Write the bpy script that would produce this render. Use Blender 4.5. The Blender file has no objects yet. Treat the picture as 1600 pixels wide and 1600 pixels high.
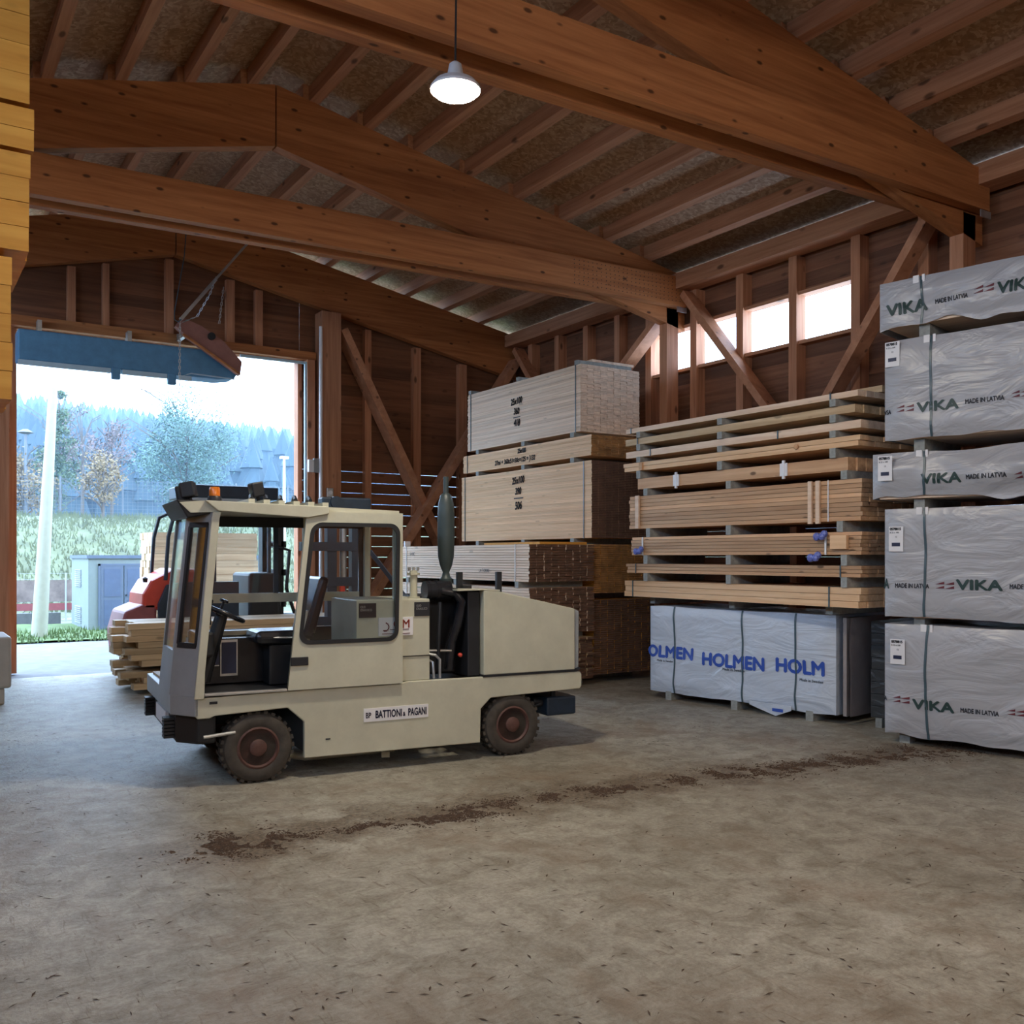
import bpy, bmesh, math, random
from math import sin, cos, pi, radians
from mathutils import Vector, Matrix, noise
random.seed(7)
S = bpy.context.scene
# ---------------------------------------------------------------- camera
YAW = radians(33); CH = 1.8
cd = bpy.data.cameras.new('camera'); cam = bpy.data.objects.new('camera', cd); S.collection.objects.link(cam)
cam.location = (0, 0, CH); cam.rotation_euler = (pi/2, 0, -YAW)
cd.sensor_width = 36; cd.lens = 33.3; cd.shift_y = .04375; cd.clip_end = 2000
S.camera = cam
# ---------------------------------------------------------------- sky, light, exposure
w = bpy.data.worlds.new('sky'); S.world = w; w.use_nodes = True
nt = w.node_tree; bg = nt.nodes['Background']
bg.inputs[0].default_value = (.50, .70, 1.0, 1); bg.inputs[1].default_value = 7.0
LAMP = 275.0
LAMPCOL = (1.0, .90, .74)
S.view_settings.view_transform = 'Standard'; S.view_settings.look = 'None'
S.view_settings.exposure = 0.8; S.view_settings.gamma = 1.0; S.view_settings.use_curve_mapping = False
S.cycles.use_denoising = True; S.cycles.max_bounces = 7; S.cycles.diffuse_bounces = 4
S.cycles.glossy_bounces = 3; S.cycles.transparent_max_bounces = 16; S.cycles.sample_clamp_indirect = 8
S.cycles.volume_bounces = 2; S.cycles.volume_step_rate = 4
S.cycles.caustics_reflective = False; S.cycles.caustics_refractive = False
def portal(loc, rot, sx, sy):      # marks an opening for sampling the sky, gives no light itself
    l = bpy.data.lights.new('opening_portal', 'AREA'); l.shape = 'RECTANGLE'; l.size = sx; l.size_y = sy
    l.cycles.is_portal = True
    o = bpy.data.objects.new('opening_portal', l); S.collection.objects.link(o); o.location = loc; o.rotation_euler = rot
# ---------------------------------------------------------------- helpers
FX, FY = (sin(YAW), cos(YAW)), (cos(YAW), -sin(YAW))
def onY(u, Y):
    k = (u-800)/1480; return Y/(FX[1]+k*FY[1])*(FX[0]+k*FY[0])
def tag(o, label=None, cat=None, group=None, kind=None):
    if label: o['label'] = label
    if cat: o['category'] = cat
    if group: o['group'] = group
    if kind: o['kind'] = kind
    return o
def empty(name, loc=(0,0,0), rz=0, label=None, cat=None, group=None):
    o = bpy.data.objects.new(name, None); S.collection.objects.link(o); o.location = loc; o.rotation_euler = (0,0,rz)
    o.empty_display_size = .1
    return tag(o, label, cat, group)
def bevel(o, wd, seg=2):
    m = o.modifiers.new('bevel', 'BEVEL'); m.width = wd; m.segments = seg; m.limit_method = 'ANGLE'; m.angle_limit = radians(40)
    return o
class MB:
    def __init__(s): s.v = []; s.f = []
    def add(s, vs, fs):
        b = len(s.v); s.v += [tuple(p) for p in vs]; s.f += [tuple(b+i for i in f) for f in fs]; return s
    def box(s, x0, x1, y0, y1, z0, z1, M=None):
        vs = [Vector((x,y,z)) for z in (z0,z1) for y in (y0,y1) for x in (x0,x1)]
        if M is not None: vs = [M @ v for v in vs]
        return s.add(vs, [(0,2,3,1),(4,5,7,6),(0,1,5,4),(2,6,7,3),(0,4,6,2),(1,3,7,5)])
    def prism(s, poly, a, b, ax='y'):     # poly in the plane across ax
        def P(p, t): return (p[0], t, p[1]) if ax == 'y' else ((t, p[0], p[1]) if ax == 'x' else (p[0], p[1], t))
        n = len(poly); vs = [P(p, a) for p in poly]+[P(p, b) for p in poly]
        return s.add(vs, [tuple(range(n)), tuple(range(2*n-1, n-1, -1))]+[(i, n+i, n+(i+1) % n, (i+1) % n) for i in range(n)])
    def beam(s, p, q, wd, ht, up=(0,0,1)):
        p, q = Vector(p), Vector(q); d = (q-p); L = d.length; d.normalize(); up = Vector(up)
        sd = d.cross(up).normalized(); u2 = sd.cross(d)
        vs = [p+d*t+sd*(a*wd/2)+u2*(b*ht/2) for t in (0,L) for b in (-1,1) for a in (-1,1)]
        return s.add(vs, [(0,2,3,1),(4,5,7,6),(0,1,5,4),(2,6,7,3),(0,4,6,2),(1,3,7,5)])
    def cyl(s, p, q, r, r2=None, n=16, caps=True):
        p, q = Vector(p), Vector(q); r2 = r if r2 is None else r2; d = (q-p).normalized()
        a = d.orthogonal().normalized(); b = d.cross(a)
        vs = [p+(a*cos(2*pi*i/n)+b*sin(2*pi*i/n))*r for i in range(n)]+[q+(a*cos(2*pi*i/n)+b*sin(2*pi*i/n))*r2 for i in range(n)]
        fs = [(i, (i+1) % n, n+(i+1) % n, n+i) for i in range(n)]
        if caps: fs += [tuple(range(n-1,-1,-1)), tuple(range(n, 2*n))]
        return s.add(vs, fs)
    def tube(s, pts, r, n=8):
        pts = [Vector(p) for p in pts]; rings = []; prev = None
        for i, p in enumerate(pts):
            d = (pts[min(i+1, len(pts)-1)]-pts[max(i-1, 0)]).normalized()
            a = d.orthogonal().normalized() if prev is None else (prev-d*prev.dot(d)).normalized()
            prev = a; b = d.cross(a); rings.append([p+(a*cos(2*pi*k/n)+b*sin(2*pi*k/n))*r for k in range(n)])
        vs = [v for g in rings for v in g]; fs = []
        for i in range(len(pts)-1):
            for k in range(n): fs.append((i*n+k, i*n+(k+1) % n, (i+1)*n+(k+1) % n, (i+1)*n+k))
        fs += [tuple(range(n-1,-1,-1)), tuple(range(len(vs)-n, len(vs)))]
        return s.add(vs, fs)
    def lathe(s, c, prof, ax='y', n=32):  # prof: (radius, position along the axis)
        c = Vector(c); vs = []
        for r, t in prof:
            for k in range(n):
                a = 2*pi*k/n
                vs.append(c+(Vector((cos(a)*r, t, sin(a)*r)) if ax == 'y' else (Vector((cos(a)*r, sin(a)*r, t)) if ax == 'z' else Vector((t, cos(a)*r, sin(a)*r)))))
        m = len(prof); fs = [(i*n+k, i*n+(k+1) % n, (i+1)*n+(k+1) % n, (i+1)*n+k) for i in range(m-1) for k in range(n)]
        fs += [tuple(range(n)), tuple(range((m-1)*n, m*n))]
        return s.add(vs, fs)
    def make(s, name, m, parent=None, smooth=False, bev=0, **kw):
        me = bpy.data.meshes.new(name); me.from_pydata(s.v, [], s.f); me.materials.append(m)
        bm = bmesh.new(); bm.from_mesh(me); bmesh.ops.recalc_face_normals(bm, faces=bm.faces); bm.to_mesh(me); bm.free()
        if smooth:
            for p in me.polygons: p.use_smooth = True
            try: me.set_sharp_from_angle(angle=radians(38))
            except Exception: pass
        o = bpy.data.objects.new(name, me); S.collection.objects.link(o)
        if parent: o.parent = parent
        if bev: bevel(o, bev)
        return tag(o, **kw)
def structure(mb, name, m, **k):
    return mb.make(name, m, kind='structure', **k)
def plate(name, outer, holes, th, m, parent, y=0, bev=0, **kw):   # plate in local x-z, thickness th from y to y+th
    cu = bpy.data.curves.new(name, 'CURVE'); cu.dimensions = '2D'; cu.fill_mode = 'BOTH'; cu.extrude = th/2
    for lp in [outer]+holes:
        sp = cu.splines.new('POLY'); sp.points.add(len(lp)-1)
        for i, p in enumerate(lp): sp.points[i].co = (p[0], p[1], 0, 1)
        sp.use_cyclic_u = True
    to = bpy.data.objects.new('t', cu); S.collection.objects.link(to)
    me = bpy.data.meshes.new_from_object(to); S.collection.objects.unlink(to); bpy.data.objects.remove(to)
    me.transform(Matrix.Rotation(pi/2, 4, 'X')); me.transform(Matrix.Translation((0, y+th/2, 0)))
    me.materials.clear(); me.materials.append(m); me.name = name
    o = bpy.data.objects.new(name, me); S.collection.objects.link(o); o.parent = parent
    return tag(o, **kw)
def rrect(x0, x1, z0, z1, r, n=5, dx0=0, dx1=0):   # rounded window outline; dx shifts the top corners
    P = []
    for cx, cz, a0 in ((x1-r, z1-r, 0), (x0+r, z1-r, 90), (x0+r, z0+r, 180), (x1-r, z0+r, 270)):
        for i in range(n+1):
            a = radians(a0+90*i/n); x = cx+r*cos(a); z = cz+r*sin(a); t = (z-z0)/(z1-z0)
            P.append((x+(dx0*t if cx < (x0+x1)/2 else dx1*t), z))
    return P
def text(name, s, size, m, parent, x, z, y=-.004, squash=1.0, fn=None, bold=0, shear=0, align='LEFT', rz=0, loc=None):
    cu = bpy.data.curves.new(name, 'FONT'); cu.body = s; cu.size = size; cu.shear = shear; cu.align_x = align
    cu.extrude = .0008; cu.resolution_u = 3; cu.space_line = .95
    to = bpy.data.objects.new('t', cu); S.collection.objects.link(to)
    me = bpy.data.meshes.new_from_object(to); S.collection.objects.unlink(to); bpy.data.objects.remove(to)
    if bold:
        bm = bmesh.new(); bm.from_mesh(me); g0 = bm.verts[:]+bm.edges[:]+bm.faces[:]
        for dx, dy in ((bold, 0), (-bold, 0), (0, bold), (0, -bold)):
            r_ = bmesh.ops.duplicate(bm, geom=g0); bmesh.ops.translate(bm, verts=[e for e in r_['geom'] if isinstance(e, bmesh.types.BMVert)], vec=(dx, dy, 0))
        bm.to_mesh(me); bm.free()
    me.transform(Matrix.Diagonal((squash, 1, 1, 1))); me.transform(Matrix.Rotation(pi/2, 4, 'X')@Matrix.Rotation(rz, 4, 'Z'))
    me.transform(Matrix.Translation((x, y, z)))
    if fn:
        for v in me.vertices: v.co.y += fn(v.co.x, v.co.z)
    me.materials.clear(); me.materials.append(m); me.name = name
    o = bpy.data.objects.new(name, me); S.collection.objects.link(o); o.parent = parent
    return o
# ---------------------------------------------------------------- materials
def newmat(name):
    m = bpy.data.materials.new(name); m.use_nodes = True; n = m.node_tree
    return m, n, n.nodes['Principled BSDF']
def N(n, t, **k):
    o = n.nodes.new(t)
    for a, b in k.items(): setattr(o, a, b)
    return o
def ramp(n, src, stops):
    r = N(n, 'ShaderNodeValToRGB'); e = r.color_ramp.elements
    while len(e) < len(stops): e.new(.5)
    for i, (p, c) in enumerate(stops): e[i].position = p; e[i].color = (*c, 1) if len(c) == 3 else c
    n.links.new(src, r.inputs[0]); return r
def noise_tex(n, scale, vec=None, detail=4, rough=.55, dist=0):
    t = N(n, 'ShaderNodeTexNoise'); t.inputs['Scale'].default_value = scale; t.inputs['Detail'].default_value = detail
    t.inputs['Roughness'].default_value = rough; t.inputs['Distortion'].default_value = dist
    if vec: n.links.new(vec, t.inputs['Vector'])
    return t
def mapping(n, sc, src='Object'):
    tc = N(n, 'ShaderNodeTexCoord'); mp = N(n, 'ShaderNodeMapping'); mp.inputs['Scale'].default_value = sc
    n.links.new(tc.outputs[src], mp.inputs[0]); return mp.outputs[0]
def mix(n, fac, a, b, mode='MIX'):
    x = N(n, 'ShaderNodeMix', data_type='RGBA', blend_type=mode)
    for i, s in ((0, fac), (6, a), (7, b)):
        if isinstance(s, (int, float)): x.inputs[i].default_value = s
        elif isinstance(s, tuple): x.inputs[i].default_value = (*s, 1)
        else: n.links.new(s, x.inputs[i])
    return x.outputs[2]
def bump(n, b, h, st=.3, d=.01):
    x = N(n, 'ShaderNodeBump'); x.inputs['Strength'].default_value = st; x.inputs['Distance'].default_value = d
    n.links.new(h, x.inputs['Height']); n.links.new(x.outputs[0], b.inputs['Normal'])
def plain(name, c, rough=.5, metal=0, vary=.12, sc=6, spec=.5):
    m, n, b = newmat(name); b.inputs['Roughness'].default_value = rough; b.inputs['Metallic'].default_value = metal
    b.inputs['Specular IOR Level'].default_value = spec
    t = noise_tex(n, sc, mapping(n, (1,1,1)), 5, .65)
    r = ramp(n, t.outputs[0], [(.3, tuple(x*(1-vary) for x in c)), (.7, tuple(min(1, x*(1+vary)) for x in c))])
    n.links.new(r.outputs[0], b.inputs['Base Color']); return m
def wood(name, dark, light, axis='x', knots=.6, sc=1.0, island=.25, rough=.6, kscale=2.0):
    m, n, b = newmat(name); b.inputs['Roughness'].default_value = rough; b.inputs['Specular IOR Level'].default_value = .3
    s = {'x': (.35, 7, 7), 'y': (7, .35, 7), 'z': (7, 7, .35), 'n': (5, 5, 5)}[axis]
    v = mapping(n, tuple(a*sc for a in s))
    g = N(n, 'ShaderNodeNewGeometry')
    ad = N(n, 'ShaderNodeVectorMath', operation='ADD'); mu = N(n, 'ShaderNodeMath', operation='MULTIPLY'); mu.inputs[1].default_value = 37
    n.links.new(g.outputs['Random Per Island'], mu.inputs[0]); n.links.new(v, ad.inputs[0]); n.links.new(mu.outputs[0], ad.inputs[1])
    t = noise_tex(n, 2.2, ad.outputs[0], 6, .6, .4)
    c = ramp(n, t.outputs[0], [(.3, dark), (.68, light)]).outputs[0]
    ks = {'x': (.45, 1, 1), 'y': (1, .45, 1), 'z': (1, 1, .45), 'n': (1,1,1)}[axis]
    kv = mapping(n, tuple(a*kscale for a in ks)); vo = N(n, 'ShaderNodeTexVoronoi'); vo.inputs['Scale'].default_value = 2.3
    a2 = N(n, 'ShaderNodeVectorMath', operation='ADD'); n.links.new(kv, a2.inputs[0]); n.links.new(mu.outputs[0], a2.inputs[1])
    n.links.new(a2.outputs[0], vo.inputs['Vector'])
    k = ramp(n, vo.outputs['Distance'], [(.085, (knots,)*3), (.15, (0,0,0))]).outputs[0]
    c = mix(n, k, c, tuple(x*.22 for x in dark))
    if island:
        h = ramp(n, g.outputs['Random Per Island'], [(0, (1-island,)*3), (1, (1+island*.5, 1+island*.42, 1+island*.35))]).outputs[0]
        c = mix(n, 1.0, c, h, 'MULTIPLY')
    n.links.new(c, b.inputs['Base Color']); bump(n, b, t.outputs[0], .12, .004); return m
def glassy(name, tint=(.75, .85, .88), gl=.12):
    m, n, b = newmat(name); n.nodes.remove(b); out = n.nodes['Material Output']
    tr = N(n, 'ShaderNodeBsdfTransparent'); tr.inputs[0].default_value = (*tint, 1)
    g = N(n, 'ShaderNodeBsdfGlossy'); g.inputs['Roughness'].default_value = .06; g.inputs[0].default_value = (1,1,1,1)
    fr = N(n, 'ShaderNodeLayerWeight'); fr.inputs[0].default_value = .25
    r = ramp(n, fr.outputs['Fresnel'], [(0, (gl*.4,)*3), (1, (gl*5,)*3)])
    mx = N(n, 'ShaderNodeMixShader'); n.links.new(r.outputs[0], mx.inputs[0]); n.links.new(tr.outputs[0], mx.inputs[1]); n.links.new(g.outputs[0], mx.inputs[2])
    n.links.new(mx.outputs[0], out.inputs[0]); return m
def emit(name, c, st):
    m, n, b = newmat(name); b.inputs['Base Color'].default_value = (.8,.8,.8,1)
    b.inputs['Emission Color'].default_value = (*c, 1); b.inputs['Emission Strength'].default_value = st; return m

GLU_X = wood('glulam_across', (.33, .112, .036), (.56, .225, .078), 'x', .9, 1, .12, kscale=2.8)
GLU_Y = wood('timber_along', (.40, .175, .085), (.62, .32, .18), 'y', .8, 1, .3, kscale=1.6)
GLU_Z = wood('timber_upright', (.42, .175, .085), (.64, .31, .17), 'z', .8, 1, .3, kscale=1.6)
BRACE = wood('brace_timber', (.42, .175, .085), (.64, .31, .17), 'n', .7, .5, .2)
BOARDX = wood('gable_boards', (.17, .068, .035), (.29, .125, .06), 'x', .4, 1, .35)
BOARDY = wood('side_boards', (.17, .068, .035), (.30, .135, .07), 'y', .4, 1, .35)
PINE = wood('planed_pine', (.70, .42, .22), (.88, .60, .36), 'x', .25, 1, .12, kscale=2)
PINE_W = wood('pale_spruce', (.72, .50, .34), (.90, .71, .54), 'x', .4, 1, .15)
PINE_D = wood('knotty_pine', (.52, .29, .15), (.74, .47, .27), 'x', .85, 1, .3, kscale=2.6)
PINE_O = wood('amber_pine', (.55, .24, .035), (.70, .35, .065), 'x', .25, .7, .12)
ROUGH = wood('rough_lumber', (.46, .31, .17), (.72, .54, .33), 'x', .5, 1, .35)
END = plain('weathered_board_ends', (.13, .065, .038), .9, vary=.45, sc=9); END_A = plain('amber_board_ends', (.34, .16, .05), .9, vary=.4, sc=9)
BEARER = plain('bearer_wood', (.30, .31, .29), .8, vary=.3, sc=12)
def osb():
    m, n, b = newmat('osb'); v = mapping(n, (1, 1, 1)); vo = N(n, 'ShaderNodeTexVoronoi'); vo.inputs['Scale'].default_value = 34
    ns = noise_tex(n, 3, v, 3); n.links.new(mix(n, .25, v, ns.outputs[1]), vo.inputs['Vector'])
    sp = N(n, 'ShaderNodeSeparateColor'); n.links.new(vo.outputs['Color'], sp.inputs[0])
    c = ramp(n, sp.outputs[0], [(0, (.30, .17, .09)), (.55, (.42, .26, .15)), (1, (.55, .38, .24))]).outputs[0]
    n.links.new(c, b.inputs['Base Color']); b.inputs['Roughness'].default_value = .65; return m
OSB = osb()
def floor_mat():
    m, n, b = newmat('dirty_concrete'); v = mapping(n, (1,1,1))
    a = noise_tex(n, .55, v, 8, .62); c = noise_tex(n, 5, v, 8, .72, .6); d = noise_tex(n, 38, v, 4, .7)
    base = ramp(n, a.outputs[0], [(.33, (.27, .25, .205)), (.66, (.42, .405, .35))]).outputs[0]
    m1 = ramp(n, c.outputs[0], [(.36, (.62, .58, .52)), (.6, (1.08, 1.07, 1.05))]).outputs[0]
    base = mix(n, 1, base, m1, 'MULTIPLY')
    m2 = ramp(n, d.outputs[0], [(.3, (.78, .76, .73)), (.65, (1.1, 1.1, 1.1))]).outputs[0]
    base = mix(n, 1, base, m2, 'MULTIPLY')
    # fine straw-like scuffs in two directions
    for sc_, rot in (((3, 22, 1), .5), ((22, 3, 1), .25)):
        mp = N(n, 'ShaderNodeMapping'); mp.inputs['Scale'].default_value = sc_; mp.inputs['Rotation'].default_value = (0, 0, rot)
        n.links.new(v, mp.inputs[0]); s_ = noise_tex(n, 1.6, mp.outputs[0], 6, .7, 1.2)
        k = ramp(n, s_.outputs[0], [(.33, (.45, .36, .28)), (.42, (1, 1, 1))]).outputs[0]
        base = mix(n, .65, base, mix(n, 1, base, k, 'MULTIPLY'))
    # brown stains
    st = noise_tex(n, 1.1, mapping(n, (1, .8, 1)), 7, .7, .8); f = ramp(n, st.outputs[0], [(.50, (0,0,0)), (.68, (.6,.6,.6))]).outputs[0]
    base = mix(n, f, base, (.20, .135, .085))
    # trail of trodden soil along a gentle curve
    tc = N(n, 'ShaderNodeTexCoord'); sx = N(n, 'ShaderNodeSeparateXYZ'); n.links.new(tc.outputs['Object'], sx.inputs[0])
    def M_(op, a_, b_=None):
        q = N(n, 'ShaderNodeMath', operation=op)
        for i_, t_ in enumerate((a_, b_)):
            if t_ is None: continue
            if isinstance(t_, (int, float)): q.inputs[i_].default_value = t_
            else: n.links.new(t_, q.inputs[i_])
        return q.outputs[0]
    q1 = M_('SUBTRACT', sx.outputs[0], 1.5); q2 = M_('MULTIPLY', M_('MULTIPLY', q1, q1), .0154)
    dd = M_('ABSOLUTE', M_('SUBTRACT', M_('ADD', sx.outputs[1], q2), 5.9))
    wob = noise_tex(n, 2.6, v, 8, .75, .5)
    dd = M_('SUBTRACT', dd, M_('MULTIPLY', M_('SUBTRACT', wob.outputs[0], .47), 2.2))
    rng = ramp(n, M_('MULTIPLY', M_('ADD', q1, 1), .1), [(.04, (0,0,0)), (.12, (1,1,1)), (.82, (1,1,1)), (.9, (0,0,0))]).outputs[0]
    msk = ramp(n, dd, [(.0, (.85,.85,.85)), (.16, (.5,.5,.5)), (.42, (0,0,0))]).outputs[0]
    base = mix(n, M_('MULTIPLY', msk, rng), base, mix(n, ramp(n, d.outputs[0], [(.4, (0,0,0)), (.6, (1,1,1))]).outputs[0], (.05, .035, .022), (.20, .145, .095)))
    n.links.new(base, b.inputs['Base Color']); b.inputs['Roughness'].default_value = .58
    b.inputs['Specular IOR Level'].default_value = .5
    hs = mix(n, .5, c.outputs[0], d.outputs[0]); bump(n, b, hs, .55, .03); return m
FLOOR = floor_mat()
SOIL = plain('soil_and_sawdust', (.075, .045, .028), .95, vary=.5, sc=25)
CREAM = plain('cream_paint', (.55, .535, .415), .38, vary=.10, sc=3)
CREAM_D = plain('grey_paint', (.30, .32, .33), .4, vary=.1, sc=3)
BLACK = plain('black_rubber', (.012, .013, .016), .5, vary=.3)
BLACK_S = plain('black_vinyl', (.015, .016, .02), .25, vary=.2)
NAVY = plain('dark_blue_steel', (.018, .035, .06), .45, vary=.2)
TYRE = plain('tyre', (.060, .050, .040), .8, vary=.35, sc=9)
RIM = plain('rim_oxide', (.10, .045, .035), .6, vary=.3, sc=14)
STEEL = plain('bare_steel', (.55, .56, .56), .35, .8, vary=.15)
ORANGE = plain('amber_lens', (.75, .20, .02), .2, vary=.1)
RED = plain('red_paint', (.62, .06, .035), .35, vary=.1)
MAROON = plain('faded_red', (.30, .08, .09), .45, vary=.1)
WHITE = plain('white_label', (.80, .79, .80), .5, vary=.03)
INK = plain('black_marker', (.02, .02, .025), .6, vary=.05)
INKB = plain('navy_print', (.015, .02, .06), .5, vary=.05)
BLUEP = plain('blue_print', (.03, .085, .42), .5, vary=.1)
GREENP = plain('dark_green_print', (.02, .05, .045), .5, vary=.1)
MAROONP = plain('maroon_print', (.14, .025, .035), .5, vary=.1)
REDP = plain('red_print', (.45, .06, .03), .5, vary=.05)
STRAP = plain('blue_grey_strap', (.06, .10, .12), .35, vary=.1)
STRAPW = plain('white_strap', (.8, .8, .8), .4, vary=.05)
BLUEPL = plain('blue_plastic', (.13, .17, .50), .4, vary=.2, sc=30)
GLASS = glassy('glass', (.93, .96, .97)); PANE = glassy('window_glass', (.95, .97, .98), .05)
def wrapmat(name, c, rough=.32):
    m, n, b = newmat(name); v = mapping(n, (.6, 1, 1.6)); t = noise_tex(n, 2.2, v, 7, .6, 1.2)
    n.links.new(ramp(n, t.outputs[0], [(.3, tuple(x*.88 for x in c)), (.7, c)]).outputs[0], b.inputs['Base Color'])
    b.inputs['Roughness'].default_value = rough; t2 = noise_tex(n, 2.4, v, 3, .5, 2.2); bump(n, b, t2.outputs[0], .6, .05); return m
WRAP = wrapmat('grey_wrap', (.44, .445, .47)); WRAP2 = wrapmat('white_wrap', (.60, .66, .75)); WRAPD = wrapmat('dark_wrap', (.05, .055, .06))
BOXWRAP = plain('beige_cover', (.50, .47, .43), .5, vary=.08)
TEAL = plain('teal_tarpaulin', (.10, .26, .42), .6, vary=.15)
TEALW = plain('pale_seal', (.45, .60, .68), .5, vary=.05)
GRASS = plain('grass', (.07, .11, .03), .9, vary=.45, sc=3)
DRYGRASS = plain('dry_bank_grass', (.085, .095, .045), .9, vary=.4, sc=1.2)
GRAVEL = plain('pale_gravel', (.16, .16, .165), .9, vary=.2, sc=3)
SHED = plain('shed_paint', (.17, .20, .19), .7, vary=.05); SHEDD = plain('shed_door_paint', (.09, .115, .16), .6, vary=.05)
CONC = plain('concrete', (.10, .10, .10), .85, vary=.2)
POLE = plain('cream_pole', (.30, .30, .22), .6, vary=.06)
BARK = plain('bark', (.10, .08, .065), .9)
LEAF1 = plain('willow_leaves', (.07, .125, .10), .8, vary=.4, sc=3); LEAF2 = plain('green_leaves', (.07, .10, .04), .8, vary=.35, sc=3)
LEAF3 = plain('autumn_leaves', (.16, .11, .05), .8, vary=.35, sc=3); LEAF4 = plain('pinkish_leaves', (.11, .075, .07), .8, vary=.3, sc=3)
FOREST = plain('distant_conifers', (.018, .035, .045), .9, vary=.35, sc=.05)
# ================================================================ THE SETTING
X0, XL, YE, YB = 10.7, -2.94, 16.4, -8.0
RX = 3.88
def roofz(x): return 7.56-.187*(x-RX) if x > RX else 7.56-.245*(RX-x)
structure(MB().box(XL-.3, X0+.3, YB-.3, 15.75, -.2, 0), 'floor', FLOOR)
g = MB().box(-60, 160, 15.75, 40, -.3, -.03)
structure(g, 'ground', GRAVEL)
# gable wall of horizontal boards with open joints low down
def boards_Y(mb, x0, x1, z0, ztop, y, pitch=.2):
    z = z0; k = 0
    while z < ztop(x0) or z < ztop(x1):
        gap = .0
        if z < 3.3: gap = .012
        zz = min(z+pitch-gap, 9)
        za, zb = min(zz, ztop(x0)), min(zz, ztop(x1))
        if za > z and zb > z:
            mb.prism([(x0, z), (x1, z), (x1, zb), (x0, za)], y, y+.03)
        else:
            # clip under the slope
            xs = x0+(x1-x0)*max(0, min(1, (ztop(x0)-z)/(ztop(x0)-ztop(x1)+1e-9)))
            if za > z: mb.prism([(x0, z), (xs, z), (x0, za)], y, y+.03)
            elif zb > z: mb.prism([(xs, z), (x1, z), (x1, zb)], y, y+.03)
        z += pitch; k += 1
def under(x): return roofz(x)-.06
DX0, DX1, DZ = 1.45, 6.12, 5.32
mb = MB(); seams = [6.12, 7.42, 8.45, 9.47, 10.75]
for a, b in zip(seams, seams[1:]): boards_Y(mb, a, b-.004, 0, under, 16.5)
for a, b in ((1.45, 2.83), (2.83, RX), (RX, 4.84), (4.84, 6.116)): boards_Y(mb, a, b-.002, DZ, under, 16.5)
for a, b in ((XL, -1), (-1, DX0)): boards_Y(mb, a, b-.004, 0, under, 16.5)
structure(mb, 'wall_end', BOARDX)
# side wall with the strip of windows
mb = MB(); WZ0, WZ1 = 4.83, 5.47; WY0, WY1 = 8.08, 12.0; z = 0; k = 0
while z < 6.46:
    gap = .010 if (z < 1.9 and k % 3 == 0) else .002
    z1 = min(z+.2, 6.46)-gap
    for a, b in ((YB, -2), (-2, 3.1), (3.1, 8.08), (8.08, 12.0), (12.0, 16.56)):
        if a == 8.08 and z1 > WZ0 and z < WZ1:
            if z < WZ0: mb.box(10.75, 10.78, a, b-.003, z, WZ0)
            if z1 > WZ1: mb.box(10.75, 10.78, a, b-.003, WZ1, z1)
            continue
        mb.box(10.75, 10.78, a, b-.003, z, z1)
    z += .2; k += 1
structure(mb, 'wall_right', BOARDY)
structure(MB().box(XL-.05, XL, YB, 16.5, 0, 4.5).box(XL-.05, XL, YB, 16.5, 5.3, 5.95).box(XL-.05, XL, YB, -6, 4.5, 5.4), 'wall_left', BOARDY)  # unseen strip left open high in this wall, added to let in cool fill light
def end_poly(zt): return [(XL, 0), (X0, 0), (X0, roofz(X0)), (RX, roofz(RX)), (XL, roofz(XL))]
structure(MB().prism([(XL, 0), (X0, 0), (X0, roofz(X0)), (RX, roofz(RX)), (XL, roofz(XL))], YB-.1, YB), 'wall_back', BOARDX)
structure(MB().box(-30, XL-.31, YB-.3, 15.75, -.3, -.03), 'ground', GRAVEL)
# roof sheet
ph = .2
mb = MB()
zr = roofz(RX)+ph
zR = roofz(X0+.6)+ph; zL = roofz(XL-.6)+ph
mb.prism([(RX, zr), (X0+.6, zR), (X0+.6, zR+.04), (RX, zr+.04), (XL-.6, zL+.04), (XL-.6, zL)], YB-.3, 17.3)
structure(mb, 'ceiling', OSB)
# window panes
wys = [(8.08, 8.93), (9.12, 9.91), (10.13, 10.93), (11.08, 11.85)]
for i, (a, b) in enumerate(wys):
    structure(MB().box(10.765, 10.77, a, b, WZ0, WZ1), 'window_%d' % (i+1), PANE)
mb = MB().box(10.6, 10.75, WY0, WY1, WZ0-.05, WZ0); structure(mb, 'trim_1', GLU_Y)
mb = MB().box(10.6, 10.75, WY0, WY1, WZ1, WZ1+.05); structure(mb, 'trim_2', GLU_Y)
# door frame
mb = MB().box(DX1-.06, DX1+.02, 16.42, 16.62, 0, DZ-.001).box(DX0-.02, DX0+.10, 16.42, 16.62, 0, DZ-.001).box(DX0-.02, DX1+.1, 16.42, 16.62, DZ, DZ+.10)
structure(mb, 'door_1', GLU_Z)
portal((3.8, 16.75, 2.6), (-pi/2, 0, 0), 4.7, 5.3)
portal((XL-.1, 5, 4.95), (0, -pi/2, 0), .9, 22)  # sky sampling for the added fill-light strip in the left wall
portal((10.9, 10.0, 5.15), (0, pi/2, 0), .7, 4.0)
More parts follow.
